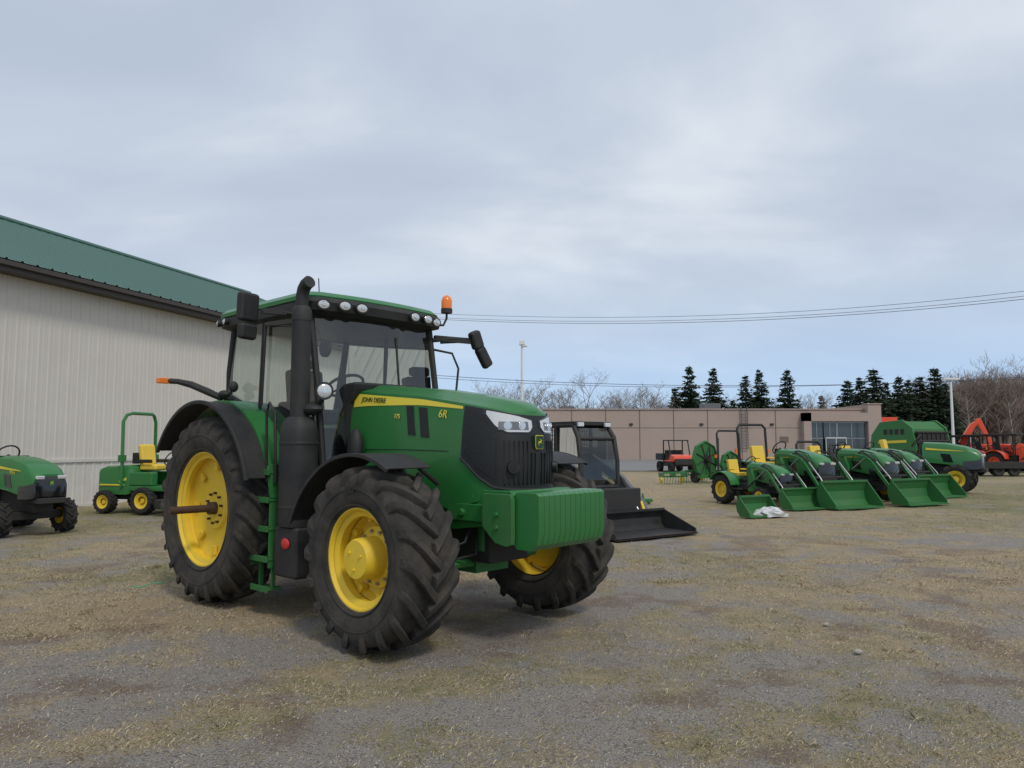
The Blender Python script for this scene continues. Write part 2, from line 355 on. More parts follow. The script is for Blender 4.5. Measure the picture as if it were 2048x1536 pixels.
# --- wheels
for sg in(-1,1):
    w=wheel(T,0,sg*.97,.95,.50,.57,sg,nl=24,lugh=.05,bw=.075,seg=64,ang=.30)
    boltring(w,.155,.07*sg,10,.014,sg,'rust',.02)
    mb=MB(); y0=.05*sg; mb.tube([(0,y0,0),(0,sg*.13,0)],.065,24); mb.tube([(0,y0,0),(0,sg*.53,0)],.038,16); obj('axle_shaft',mb,'rust',w)
    clamps(w,.43,.055*sg,(.09,.03,.07),8)
    w=wheel(T,2.72,sg*1.01,.72,.50,.385,sg,nl=18,lugh=.052,bw=.088,hub='front',seg=64,ang=.30)
    mb=MB(); mb.lathe([(.24,-.05*sg),(.24,.02*sg),(.165,.04*sg),(.160,.20*sg),(.145,.225*sg),(.001,.23*sg)],36)
    for q in range(3):
        a=q*2.1+.4; mb.tube([(.08*cos(a),.225*sg,.08*sin(a)),(.08*cos(a),.24*sg,.08*sin(a))],.012,6)
    obj('hub',mb,'yellow',w,smooth=30); boltring(w,.205,.03*sg,12,.014,sg,'steel',.025)
    clamps(w,.315,.02*sg,(.07,.06,.05),8,.2)
    a=R(100); rr_=.50
    if sg<0: text('tyre_writing','480',.085,'dark',w,(rr_*cos(a)-.02,-.262,rr_*sin(a)),(sin(a),0,-cos(a)),(cos(a),0,sin(a)),.002)
# --- fenders
for sg in(-1,1):
    mb=MB(); mb.arc(0,.95,(1.09,1.12),18,148,sg*1.0,sg*1.25,.02,28); mb.arc(0,.95,(1.10,1.13),17,149,sg*1.23,sg*1.265,.04,28); obj('fender_flare',mb,'black',T,smooth=40,bevel=.008)
    mb=MB(); mb.arc(0,.95,(1.11,1.13),8,140,sg*.60,sg*1.03,.03,28)
    pts=[(1.10*cos(R(a)),.95+1.10*sin(R(a))) for a in range(10,141,10)]; mb.prism(pts+[(-.6,1.2),(.2,1.0),(.9,.9)],sg*.60,sg*.63)
    obj('rear_fender',mb,'green',T,smooth=40)
    mb=MB(); mb.arc(2.72,.72,(.80,.97),62,166,sg*.80,sg*1.24,.012,24); mb.arc(2.72,.72,(.803,.973),61,167,sg*1.225,sg*1.25,.03,24)
    mb.tube([(2.6,sg*.62,.9),(2.6,sg*.8,1.45),(2.6,sg*1.0,1.51)],.03,8); mb.tube([(2.9,sg*.55,1.28),(2.95,sg*.8,1.42)],.02,8); obj('front_fender',mb,'black',T,smooth=40,bevel=.004)
# --- cab
mb=MB()
for sg in(-1,1):
    A0=(1.46,sg*.70,1.35);A1=(1.27,sg*.76,2.9);B0=(.42,sg*.80,1.75);B1=(.46,sg*.79,2.9);C0=(-.42,sg*.70,2.0);C1=(-.26,sg*.74,2.9)
    mb.tube([A0,(1.40,sg*.75,2.2),A1],.034,8); mb.tube([C0,(-.37,sg*.73,2.4),C1],.036,8); mb.tube([B0,B1],.018,8)
    mb.tube([C0,(-.36,sg*.78,2.16),(.1,sg*.82,2.03),(.55,sg*.82,1.75),(.85,sg*.82,1.42),(1.46,sg*.74,1.35)],.035,8)
    mb.tube([C1,(.4,sg*.79,2.92),A1],.035,8)
    mb.tube([(1.2,sg*.79,1.5),(1.12,sg*.81,2.78),(.55,sg*.82,2.82),(.52,sg*.83,2.0)],.014,8)
mb.tube([(-.42,-.7,2.0),(-.42,.7,2.0)],.04,8); mb.tube([(-.26,-.74,2.9),(-.26,.74,2.9)],.04,8); mb.tube([(1.27,-.76,2.9),(1.36,0,2.92),(1.27,.76,2.9)],.035,8)
obj('cab_frame',mb,'black',T)
mb=MB(); N=10; vs=[];fs=[]
for i in range(N+1):
    t=i/N; q=1-(2*t-1)**2; y0=-.70+1.40*t; y1=-.75+1.5*t
    for k in range(4):
        u=k/3; vs.append(((1.46+.10*q)*(1-u)+(1.27+.10*q)*u,y0*(1-u)+y1*u,1.4+u*1.5))
for i in range(N):
    for k in range(3): a=i*4+k; fs.append((a,a+4,a+5,a+1))
mb.add(vs,fs); obj('windshield',mb,'glass',T)
for sg in(-1,1):
    mb=MB(); pp=[(1.44,1.38),(1.26,2.9),(.46,2.9),(-.25,2.9),(-.41,2.15),(.1,2.02),(.55,1.74),(.85,1.4)]
    mb.add([(x,sg*(.80 if 0<x<1 else .74),z) for x,z in pp],[(0,1,2,6,7),(2,3,4,5,6)]); obj('side_window',mb,'glass2',T,smooth=60)
mb=MB(); mb.add([(-.42,-.7,2.0),(-.42,.7,2.0),(-.27,.73,2.9),(-.27,-.73,2.9)],[(0,1,2,3)]); obj('rear_window',mb,'glass',T,smooth=0)
mb=MB(); mb.box(-.41,1.4,-.66,.66,1.25,1.38); mb.box(-.41,.0,-.66,.66,1.38,1.8); obj('cab_floor',mb,'dark',T,bevel=.02)
mb=MB(); mb.obox((.25,0,1.90),(.5,.5,.14)); mb.obox((-.0,0,2.20),(.14,.44,.52),(0,-.15,0)); mb.obox((-.06,0,2.53),(.1,.24,.13)); mb.box(.0,.4,-.36,-.28,2.0,2.08); obj('driver_seat',mb,'seat',T,bevel=.04)
mb=MB(); mb.tube([(.95,0,1.4),(.88,0,1.9),(.8,0,2.14)],.05,10); c=Vector((.78,0,2.24)); a1=Vector((0,1,0)); a2=Vector((.85,0,.5)).normalized()
mb.tube([c+(a1*cos(t*math.pi/12)+a2*sin(t*math.pi/12))*.2 for t in range(24)],.016,6,closed=True)
for q in(0,2.1,4.2): mb.tube([c,c+(a1*cos(q)+a2*sin(q))*.2],.012,5)
obj('steering_wheel',mb,'black',T)
mb=MB(); mb.box(.0,.6,-.62,-.42,1.38,2.0); mb.tube([(.6,-.5,2.0),(.7,-.5,2.3)],.02,6); mb.obox((.75,-.52,2.40),(.04,.18,.14),(0,0,.3)); mb.box(1.0,1.3,-.2,.2,1.4,2.1); obj('console',mb,'dark',T,bevel=.02)
mb=MB(); mb.lathe([(.001,.0),(.09,0),(.09,.03),(.001,.035)],18,c=(1.05,-.45,2.58)); mb.tube([(1.05,-.45,2.58),(1.1,-.6,2.85)],.012,6); obj('cab_fan',mb,'black',T)
mb=MB(); mb.tube([(1.50,.15,1.5),(1.45,.2,2.25)],.008,5); mb.obox((1.435,.2,2.35),(.012,.02,.75),(0,-.12,.0)); obj('wiper',mb,'black',T)
# roof
def rr_ring(x0,x1,yw,r,z,n=6,bow=.06):
    pts=[]
    for cx,cy,a0 in((x1-r,yw-r,0),(x0+r,yw-r,90),(x0+r,-yw+r,180),(x1-r,-yw+r,270)):
        for k in range(n+1):
            a=R(a0+90*k/n); pts.append((cx+r*cos(a),cy+r*sin(a),z))
    out=[]
    for i,p in enumerate(pts):
        out.append(p); q=pts[(i+1)%len(pts)]
        if abs(p[0]-q[0])<.001 and abs(p[1]-q[1])>.3:
            for k in range(1,6): t=k/6; out.append((p[0]+(bow*4*t*(1-t)*(1 if p[0]>.5 else -.3)),p[1]*(1-t)+q[1]*t,z))
        elif abs(p[1]-q[1])<.001 and abs(p[0]-q[0])>.3:
            for k in range(1,6): t=k/6; out.append((p[0]*(1-t)+q[0]*t,p[1],z))
    return out
mb=MB(); mb.loft([rr_ring(-.42,1.34,.78,.15,2.87),rr_ring(-.46,1.44,.86,.18,2.89),rr_ring(-.46,1.46,.87,.18,2.97),rr_ring(-.44,1.42,.85,.18,3.02)]); obj('roof_visor',mb,'black',T,smooth=40)
mb=MB(); mb.loft([rr_ring(-.48,1.39,.875,.2,2.995),rr_ring(-.48,1.41,.875,.2,3.035),rr_ring(-.44,1.37,.83,.2,3.08),rr_ring(-.36,1.26,.72,.2,3.10),rr_ring(-.1,1.0,.45,.2,3.112)])
mb.box(.5,.75,-.12,.12,3.10,3.14)
obj('roof',mb,'green',T,smooth=40)
mb=MB(); mb.tube([(1.1,-.55,3.09),(1.08,-.55,3.28)],.006,5); obj('antenna',mb,'black',T)
def lamp(p,n,r,name='work_light',flat=.7):
    n=Vector(n).normalized(); p=Vector(p); u=n.cross(Vector((0,0,1))).normalized(); w=u.cross(n)
    def rg(d,k): return [p+n*d+u*cos(2*math.pi*i/20)*r*k+w*sin(2*math.pi*i/20)*r*k*flat for i in range(20)]
    mb=MB(); mb.loft([rg(-.05,.7),rg(-.01,1.12),rg(.012,1.12),rg(.012,.98)]); o=obj(name,mb,'black',T)
    mb=MB(); mb.loft([rg(.004,.98),rg(.016,.8),rg(.02,.4)]); obj('lens',mb,'lens',o)
    mb=MB(); mb.loft([rg(.018,.35),rg(.026,.3)]); obj('bulb',mb,'chrome',o)
for y in(-.72,-.53,-.34,.34,.53,.72):
    lamp((1.485+.05*(1-(y/.8)**2)-(.06 if abs(y)>.7 else 0),y,2.945),(1,y*.25,-.1),.066)
lamp((-.20,-.89,2.94),(-.2,-1,0),.05); lamp((-.38,-.87,2.94),(-.5,-1,0),.05)
lamp((1.60,-.80,2.10),(1,-.45,0),.075,'auxiliary_light',1.)
mb=MB(); mb.tube([(1.38,-.78,2.0),(1.45,-.8,1.94),(1.57,-.8,2.02)],.022,8); mb.ell((1.5,-.86,1.93),(.12,.09,.055)); obj('light_bracket',mb,'black',T)
mb=MB(); mb.tube([(1.25,.86,2.95),(1.28,.97,2.96),(1.3,1.0,3.04),(1.3,1.0,3.12)],.014,8); mb.tube([(1.3,1.0,3.1),(1.3,1.0,3.15)],.065,16); b_=obj('beacon',mb,'black',T)
mb=MB(); mb.lathe([(.06,3.15),(.062,3.24),(.05,3.28),(.02,3.305),(.001,3.31)],20,c=(1.3,1.0,0),axis='z'); obj('beacon_lens',mb,'amber',b_)
# mirrors
mb=MB(); mb.tube([(1.22,-.78,2.84),(1.2,-1.0,2.86),(1.1,-1.18,2.86)],.018,8); mb.obox((1.16,-1.08,2.86),(.05,.22,.05),(0,0,-.35)); a_=obj('mirror_arm',mb,'black',T)
mb=MB(); mb.obox((1.07,-1.30,2.885),(.09,.215,.27),(0,.05,.25)); mb.obox((1.07,-1.30,2.655),(.08,.195,.15),(0,.1,.25)); obj('mirror',mb,'black',a_,bevel=.03)
mb=MB(); mb.tube([(1.33,.76,2.76),(1.40,.95,2.79),(1.46,1.26,2.80)],.025,8); mb.obox((1.41,1.02,2.785),(.05,.50,.06),(0,0,-.25)); mb.obox((1.40,1.0,2.76),(.03,.3,.03),(.12,0,-.25)); a_=obj('mirror_arm',mb,'black',T)
mb=MB()
def mslab(p0,p1,wd,tk):
    p0=Vector(p0);p1=Vector(p1); d=(p1-p0); L=d.length; d.normalize(); n=Vector((1,0,0)); w_=d.cross(n).normalized(); Tm=Matrix((n,w_,d)).transposed().to_4x4(); Tm.translation=(p0+p1)/2; mb.box(-tk/2,tk/2,-wd/2,wd/2,-L/2,L/2,0,Tm)
mslab((1.49,1.24,2.90),(1.50,1.32,2.70),.15,.10); mslab((1.50,1.32,2.72),(1.52,1.46,2.50),.14,.09)
obj('mirror',mb,'black',a_,bevel=.035)
mb=MB(); mb.tube([(1.32,.78,2.66),(1.45,.95,2.62),(1.5,1.0,2.45),(1.52,.95,2.2),(1.46,.8,2.1)],.014,6); obj('handrail',mb,'black',T)
mb=MB(); mb.tube([(1.0,-1.02,1.25),(1.0,-1.04,1.9),(1.05,-1.04,2.0),(1.12,-1.02,1.9),(1.12,-1.0,1.25)],.015,6); obj('handrail',mb,'black',T)
# exhaust
mb=MB(); ex,ey=1.40,-.93; mb.tube([(ex,ey,1.8),(ex,ey,2.78)],.088,24); mb.tube([(ex,ey,2.76),(ex,ey,2.86),(ex,ey,2.90)],[.092,.092,.07],24)
mb.tube([(ex,ey,2.88),(ex,ey,3.0),(ex+.02,ey,3.06),(ex+.06,ey,3.10),(ex+.12,ey,3.12)],.06,18); obj('exhaust_stack',mb,'black',T,smooth=40)
def oval(k,z): return [(1.40+.175*k*abs(cos(t))**.75*(1 if cos(t)>0 else -1),-.93+.155*k*abs(sin(t))**.75*(1 if sin(t)>0 else -1),z) for t in [2*math.pi*i/28 for i in range(28)]]
mb=MB(); mb.loft([oval(.95,.86),oval(1.0,.90),oval(1.0,1.66),oval(.97,1.74),oval(.85,1.81),oval(.6,1.86)])
for z in(1.02,1.6): mb.loft([oval(1.015,z),oval(1.03,z+.008),oval(1.03,z+.022),oval(1.015,z+.03)])
obj('muffler_housing',mb,'black',T,smooth=45)
mb=MB(); mb.box(1.20,1.58,-1.05,-.6,.40,.86); mb.box(1.2,1.5,-.98,-.5,.8,1.4); obj('side_tank',mb,'black',T,bevel=.03)
mb=MB(); mb.ell((1.42,-1.06,.71),(.07,.015,.05)); obj('red_cap',mb,'red',T)
for a,b in((-.82,-.4),(.4,.85)):
    mb=MB(); mb.box(-.1,1.1,a,b,.55,1.15); obj('fuel_tank',mb,'dark',T,bevel=.05)
mb=MB(); q=.05
for x in(.76,1.08): mb.box(x-.012,x+.012,-1.08+q,-.84,.45,1.42)
for z in(.52,.80,1.07,1.33): mb.box(.74,1.10,-1.10+q,-.84,z,z+.022); mb.box(.74,1.10,-1.112+q,-1.09+q,z-.015,z+.04)
mb.box(.74,1.10,-.88,-.84,.45,1.42); mb.box(.78,1.08,-1.08+q,-.88,.24,.262); mb.box(.78,1.08,-1.092+q,-1.07+q,.225,.28)
for x in(.80,1.02): mb.box(x,x+.03,-.97,-.93,.24,.5)
obj('step_ladder',mb,'green2',T,bevel=.005)
mb=MB(); mb.tube([(-.15,-.92,2.1),(-.3,-1.0,2.17),(-.45,-1.12,2.25),(-.56,-1.22,2.285),(-.62,-1.30,2.29)],[.035,.04,.038,.03,.03],8); mb.ell((-.10,-.92,2.14),(.09,.06,.045)); mb.ell((-.02,-.86,2.22),(.05,.05,.06)); a_=obj('lamp_arm',mb,'black',T)
mb=MB(); mb.obox((-.63,-1.345,2.29),(.07,.13,.06)); obj('indicator_light',mb,'amber',a_,bevel=.01)

# ================================================================ SMALL TRACTORS
def ring(x,hw,z0,z1): return [(x,-hw,z0),(x,-hw,z1-.12),(x,-hw*.82,z1-.03),(x,-hw*.4,z1),(x,hw*.4,z1),(x,hw*.82,z1-.03),(x,hw,z1-.12),(x,hw,z0)]
def bucket(T_,x,w,m='green2',h=.5,d=.5,z=.03):
    pr=[(x+.08,z+h),(x,z+h*.62),(x+.03,z+h*.25),(x+.12,z),(x+d,z)]
    inn=[(x+d,z+.015),(x+.13,z+.02),(x+.05,z+h*.27),(x+.025,z+h*.62),(x+.1,z+h)]
    mb=MB(); mb.prism(pr+inn,-w/2,w/2)
    for sg in(-1,1):
        y=sg*w/2; mb.prism([(x+.10,z+h+.01),(x-.005,z+h*.62),(x+.025,z+h*.25),(x+.115,z-.004),(x+d-.02,z-.004),(x+d-.03,z+.08)],y-.012,y+.012)
    mb.box(x+.06,x+.12,-w/2,w/2,z+h-.01,z+h+.03); mb.box(x+d-.08,x+d+.03,-w/2-.01,w/2+.01,z-.012,z-.001)
    return obj('bucket',mb,m,T_,smooth=0)
def compact(name,label,loc,hd,s,group=None,load=True,rops=2.1,seat=True,rim='yellow',paint='green',writing=None,fr=.27,canopy=False):
    t=thing(name,label,'tractor',loc,hd,group,s); rh=rops/s
    mb=MB(); mb.loft([ring(.72,.27,.72,1.2),ring(1.2,.28,.68,1.18),ring(1.6,.275,.62,1.10),ring(1.8,.26,.60,1.02),ring(1.9,.235,.60,.93)]); obj('hood',mb,paint,t,smooth=40)
    mb=MB(); mb.loft([ring(1.55,.281,.56,.86),ring(1.8,.268,.56,.88),ring(1.915,.24,.58,.90),ring(1.94,.2,.6,.84)]); g=obj('grille',mb,'gloss',t,smooth=40)
    for sg in(-1,1):
        mb=MB(); mb.obox((1.925,sg*.155,.885),(.05,.12,.05),(0,.2,sg*-.2)); obj('headlight',mb,'lens',t,bevel=.01)
        mb=MB(); mb.prism([(.8,1.06),(1.55,.99),(1.6,.975),(.8,1.01)],sg*.272-.013,sg*.272+.013); obj('stripe',mb,'decal_y' if paint=='green' else 'white',t,smooth=0)
        mb=MB(); mb.prism([(1.1,.93),(1.3,.91),(1.36,.72),(1.16,.74)],sg*.278-.008,sg*.278+.008); obj('side_vent',mb,'gloss',t,smooth=0)
        mb=MB(); mb.arc(0,.43,.5,15,150,sg*.34,sg*.66,.03,14); mb.prism([(.45,.5),(.45,.75),(.2,.9),(-.25,.9),(-.42,.62),(-.3,.5)],sg*.34-.012,sg*.34+.012); obj('fender',mb,paint,t,smooth=40)
        w=wheel(t,0,sg*.5,.42,.28,.22,sg,rim,nl=14,lugh=.035,bw=.05,tyre='rubber_d',seg=28,ang=.16,big=False)
        w=wheel(t,1.42,sg*.47,fr,.2,.15*fr/.27,sg,rim,nl=12,lugh=.025,bw=.035,tyre='rubber_d',seg=24,ang=.1,hub='front',big=False)
        mb=MB(); mb.tube([(0,-.02*sg,0),(0,.06*sg,0)],.07,12); obj('hub',mb,rim,w)
    mb=MB(); mb.box(-.3,1.75,-.14,.14,.36,.7); mb.box(-.2,.75,-.3,.3,.45,.6); mb.box(1.36,1.48,-.42,.42,.24,.36); mb.box(.2,.72,-.5,.5,.42,.47); mb.box(1.5,2.0,-.2,.2,.5,.58); mb.box(.2,.6,.5,.56,.35,.48); obj('chassis',mb,'dark',t,bevel=.01)
    if writing:
        text('writing',writing,.06,'decal_y',t,(1.28,-.288,.95),(1,0,-.15),(0,0,1))
        mb=MB(); mb.obox((1.948,0,.80),(.01,.06,.07)); e_=obj('emblem',mb,'green',t)
        mb=MB(); mb.add([(1.956,y*.022,.80+z*.025) for y,z in deer],[tuple(range(len(deer)))]); obj('deer_mark',mb,'decal_y',e_,smooth=0)
    if seat:
        mb=MB(); mb.obox((.05,0,.84),(.38,.38,.10)); mb.obox((-.15,0,1.06),(.10,.36,.40),(0,-.2,0)); mb.obox((.05,-.22,.98),(.26,.04,.04)); mb.obox((.05,.22,.98),(.26,.04,.04)); obj('seat',mb,'seat_y' if rim=='yellow' else 'seat',t,bevel=.04)
    mb=MB(); mb.box(.66,.74,-.24,.24,.6,1.2); mb.tube([(.7,0,1.1),(.58,0,1.2)],.03,8); c=Vector((.56,0,1.22)); a2=Vector((.6,0,.8)).normalized()
    mb.tube([c+(Vector((0,1,0))*cos(k*math.pi/8)+a2*sin(k*math.pi/8))*.17 for k in range(16)],.014,5,closed=True); obj('steering_wheel',mb,'black',t)
    if rops:
        mb=MB(); mb.tube([(-.28,-.42,.5),(-.30,-.42,rh*.6),(-.34,-.42,rh-.08),(-.36,-.34,rh),(-.36,.34,rh),(-.34,.42,rh-.08),(-.30,.42,rh*.6),(-.28,.42,.5)],.030,8)
        for sg in(-1,1): mb.box(-.36,-.24,sg*.42-.05,sg*.42+.05,.8,.95)
        obj('roll_bar',mb,'black',t)
        for sg in(-1,1):
            mb=MB(); mb.box(-.37,-.31,sg*.47-.02,sg*.47+.04,rh*.62,rh*.62+.1); obj('tail_light',mb,'amber',t)
    if canopy:
        mb=MB(); mb.box(-.6,.9,-.55,.55,rh,rh+.08); mb.tube([(.7,-.4,.5),(.7,-.45,rh)],.03,6); mb.tube([(.7,.4,.5),(.7,.45,rh)],.03,6); obj('canopy',mb,'black',t,bevel=.02)
    if load:
        for sg in(-1,1):
            y=sg*.40
            mb=MB(); mb.prism([(.90,.4),(.92,1.06),(1.0,1.08),(1.12,.8),(1.12,.4)],y-.04,y+.04); mb.box(.9,1.1,min(y,sg*.15),max(y,sg*.15),.44,.54); obj('loader_mast',mb,paint,t,bevel=.01)
            mb=MB(); yy=sg*.475; mb.prism([(.90,1.02),(.94,1.09),(1.35,1.09),(1.66,1.02),(1.78,.92),(2.24,.34),(2.26,.2),(2.19,.2),(2.15,.34),(1.72,.88),(1.6,.95),(1.35,1.02)],yy-.02,yy+.02); a_=obj('loader_arm',mb,paint,t,bevel=.006)
            mb=MB(); mb.tube([(1.0,yy+.04*sg,.52),(1.3,yy+.04*sg,.74)],.026,8,mi=0); mb.tube([(1.3,yy+.04*sg,.74),(1.62,yy+.04*sg,.98)],.015,8,mi=1)
            mb.tube([(1.5,yy-.05*sg,1.13),(1.84,yy-.05*sg,.92)],.023,8,mi=0); mb.tube([(1.84,yy-.05*sg,.92),(2.14,yy-.05*sg,.60),(2.22,yy-.05*sg,.48)],.014,8,mi=1); obj('hydraulic_cylinder',mb,['dark','steel'],a_,smooth=40)
        mb=MB(); mb.tube([(1.95,-.46,.60),(1.95,.46,.60)],.03,8)
        for k,q in enumerate((-.3,-.24,.24,.3)): mb.tube([(1.1,q,.95),(1.4,q*1.1,1.16),(1.7,q*1.3,1.1),(1.95,q*1.3,.75)],.010,5)
        obj('cross_tube',mb,'dark',t); bucket(t,2.25,1.30,'green2' if paint=='green' else 'black')
    return t
G='loader tractors lined up on the grass'
compact('compact_tractor','small green compact tractor with open yellow seat, leftmost of the loader tractors',(6.25,21.0,0),R(-64),.95,G,rops=2.0)
compact('loader_tractor','green loader tractor beside the small compact one, its wide bucket in mid row',(7.3,22.0,0),R(-66),1.25,G,rops=2.2)
compact('loader_tractor','green loader tractor with bucket resting just left of the rightmost small bucket',(9.4,23.0,0),R(-62),1.25,G,rops=1.7)
compact('loader_tractor','green loader tractor farthest back in the row, only the end of its bucket showing',(11.6,25.8,0),R(-62),1.25,G,rops=1.6)
compact('utility_tractor','green utility tractor without a loader, parked in front of the round baler',(13.3,26.4,0),R(-38),1.42,None,load=False,rops=0,fr=.34)
compact('lawn_tractor','small green tractor with black grille cut off by the left frame edge',(-10.0,14.45,0),R(-32),1.17,None,load=False,rops=0,writing='1023 E')
t=thing('loose_bucket','small green bucket lying on the ground beside crumpled clear plastic','bucket',(gnd(1490,1036).x,gnd(1490,1036).y+.2,0),R(-60))
b_=bucket(t,0,.95,'green2',.42,.42); b_.location.y=.3
mb=MB(); pc=gnd(1540,1034); rg=[]
for j in range(7):
    a=math.pi*j/6*.5
    rg.append([(pc.x+(.36*cos(a)*cos(k*math.pi/10))*(.7+.6*rnd.random()),pc.y+.25*cos(a)*sin(k*math.pi/10)*(.7+.6*rnd.random()),max(.01,.2*sin(a)+rnd.uniform(-.03,.04))) for k in range(20)])
mb.loft(rg); tag(obj('plastic_sheet',mb,'plastic',smooth=0),'crumpled clear plastic sheet lying on the grass beside the loose bucket','plastic')

# ---- front mower by the barn
t=thing('ride_on_mower','green ride-on mower with green roll bar and yellow seat in front of the barn','mower',(-9.0,18.2,0),R(-16),None,1.05)
mb=MB()
def rg2(x,hw,z0,z1): return [(x,-hw,z0),(x,-hw,z1-.10),(x,-hw*.93,z1-.03),(x,-hw*.75,z1),(x,hw*.75,z1),(x,hw*.93,z1-.03),(x,hw,z1-.10),(x,hw,z0)]
mb.loft([rg2(-.74,.36,.50,.93),rg2(-.70,.42,.42,1.0),rg2(-.55,.45,.42,1.05),rg2(.1,.47,.42,1.08),rg2(.2,.46,.45,1.05),rg2(.24,.42,.5,.98)]); obj('engine_cover',mb,'green',t,smooth=40)
mb=MB(); mb.prism([(-.1,.72),(.1,.80),(.1,.74),(-.1,.7)],-.476,-.47); mb.box(-.62,.05,-.478,-.468,.62,.65); obj('stripe',mb,'decal_y',t,smooth=0)
mb=MB(); mb.box(.2,1.15,-.5,.5,.5,.62); mb.box(.2,.8,-.5,-.3,.62,.92); mb.box(.2,.8,.3,.5,.62,.92); mb.box(1.0,1.1,-.15,.15,.6,1.1); obj('body',mb,'green',t,bevel=.03)
mb=MB(); mb.box(-.7,1.2,-.3,.3,.3,.5); mb.box(1.1,1.9,-.75,.75,.15,.35); obj('mower_deck',mb,'dark',t,bevel=.03)
mb=MB(); mb.obox((.45,0,1.02),(.46,.48,.14)); mb.obox((.22,0,1.30),(.12,.44,.48),(0,-.15,0)); obj('seat',mb,'seat_y',t,bevel=.05)
mb=MB(); mb.box(.2,.6,-.30,-.25,1.12,1.2); mb.box(.2,.6,.25,.30,1.12,1.2); mb.box(-.02,.14,-.2,.2,1.1,1.35); obj('armrest',mb,'black',t,bevel=.02)
mb=MB(); mb.tube([(.0,-.5,.6),(-.02,-.5,2.05),(.0,-.42,2.2),(.05,-.3,2.24),(.05,.3,2.24),(.0,.42,2.2),(-.02,.5,2.05),(.0,.5,.6)],.038,8); mb.box(-.08,.06,-.55,-.45,1.15,1.3); mb.box(-.08,.06,.45,.55,1.15,1.3); obj('roll_bar',mb,'green',t)
mb=MB(); mb.tube([(1.05,0,1.05),(.9,0,1.2)],.025,6); c=Vector((.88,0,1.22)); mb.tube([c+(Vector((0,1,0))*cos(k*math.pi/8)+Vector((.5,0,.86))*sin(k*math.pi/8))*.18 for k in range(16)],.014,5,closed=True); obj('steering_wheel',mb,'black',t)
for x,rad in((-.42,.26),(.62,.30)):
    for sg in(-1,1):
        w=wheel(t,x,sg*.5,rad,.24,rad*.55,sg,'yellow',nl=16,lugh=.015,bw=.03,tyre='rubber_d',seg=24,ang=.08,hub='front',big=False)
        mb=MB(); mb.tube([(0,-.03*sg,0),(0,.05*sg,0)],.05,10); obj('hub',mb,'yellow',w)

# ---- skid steer
t=thing('skid_steer_loader','black and grey skid steer loader with a wide black bucket behind the big tractor','skid steer',(1.2,15.0,0),R(-55))
mb=MB(); mb.prism([(-1.1,.35),(-1.15,1.35),(-.9,1.5),(-.3,1.45),(.3,.98),(.8,.75),(.85,.35)],-.55,.55); obj('body',mb,'black',t,bevel=.05)
mb=MB()
for sg in(-1,1):
    mb.tube([(.80,sg*.46,.75),(.80,sg*.46,1.3),(.72,sg*.45,1.75),(.55,sg*.42,1.98)],.05,8); mb.tube([(-.45,sg*.46,1.3),(-.5,sg*.44,1.98)],.05,8); mb.tube([(.55,sg*.42,1.98),(-.5,sg*.42,1.98)],.05,8); mb.box(.02,.08,sg*.45-.02,sg*.45+.02,1.1,1.98)
    for k in range(7): x=-.35+k*.07; mb.tube([(x,sg*.45,1.2),(x,sg*.44,1.96)],.008,4)
    for k in range(8): z=1.25+k*.09; mb.tube([(-.45,sg*.45,z),(.05,sg*.44,z)],.008,4)
mb.box(-.50,.62,-.46,.46,1.98,2.05); mb.tube([(.74,-.46,1.72),(.74,.46,1.72)],.03,8); mb.box(-.52,-.46,-.44,.44,1.2,1.95); mb.tube([(.80,-.46,.8),(.80,.46,.8)],.05,8); obj('cab_frame',mb,'black',t,bevel=.01)
mb=MB(); mb.add([(.82,-.42,.8),(.82,.42,.8),(.82,.42,1.3),(.82,-.42,1.3),(.72,-.42,1.75),(.72,.42,1.75),(.58,.42,1.95),(.58,-.42,1.95)],[(0,1,2,3),(3,2,5,4),(4,5,6,7)]); obj('windshield',mb,'glass3',t,smooth=60)
for sg in(-1,1):
    mb=MB(); mb.add([(-.45,sg*.43,1.2),(.78,sg*.43,.9),(.70,sg*.42,1.75),(.55,sg*.42,1.95),(-.48,sg*.42,1.95)],[(0,1,2,3,4)]); obj('side_window',mb,'glass3',t,smooth=0)
mb=MB(); mb.obox((.1,0,1.0),(.4,.45,.15)); mb.obox((-.15,0,1.3),(.12,.42,.55),(0,-.1,0)); mb.box(.3,.5,-.35,-.25,.8,1.25); mb.box(.3,.5,.25,.35,.8,1.25); obj('seat',mb,'seat',t,bevel=.03)
for y in(-.34,.34):
    mb=MB(); mb.obox((.66,y,1.99),(.06,.14,.08)); obj('work_light',mb,'lens',t,bevel=.01)
for sg in(-1,1):
    y=sg*.70
    mb=MB(); mb.prism([(-1.1,1.35),(-1.05,1.5),(-.2,1.42),(.7,1.0),(1.25,.55),(1.42,.25),(1.28,.2),(1.1,.42),(.6,.82),(-.2,1.25)],y-.05,y+.05); a_=obj('lift_arm',mb,'grey',t,bevel=.015)
    mb=MB(); mb.tube([(-.6,y,.9),(.1,y,1.2)],.035,8); mb.tube([(1.0,sg*.4,.95),(1.2,sg*.4,.7)],.04,8,mi=0); mb.tube([(1.2,sg*.4,.7),(1.42,sg*.4,.4)],.022,8,mi=1); obj('hydraulic_cylinder',mb,['dark','steel'],a_)
    mb=MB(); mb.prism([(1.22,.42),(1.3,.55),(1.4,.35),(1.34,.2),(1.24,.2)],sg*.6-.03,sg*.6+.03); obj('arm_plate',mb,'yellow',t)
    for x in(-.62,.55): wheel(t,x,sg*.72,.42,.3,.22,sg,'grey',nl=14,lugh=.03,bw=.045,tyre='rubber_d',seg=28,ang=.16,hub='front',big=False)
bk=bucket(t,1.42,1.95,'black',.36,.90)
mb=MB(); mb.box(2.31,2.35,-.97,.97,.045,.052); obj('cutting_edge',mb,'rust',bk)
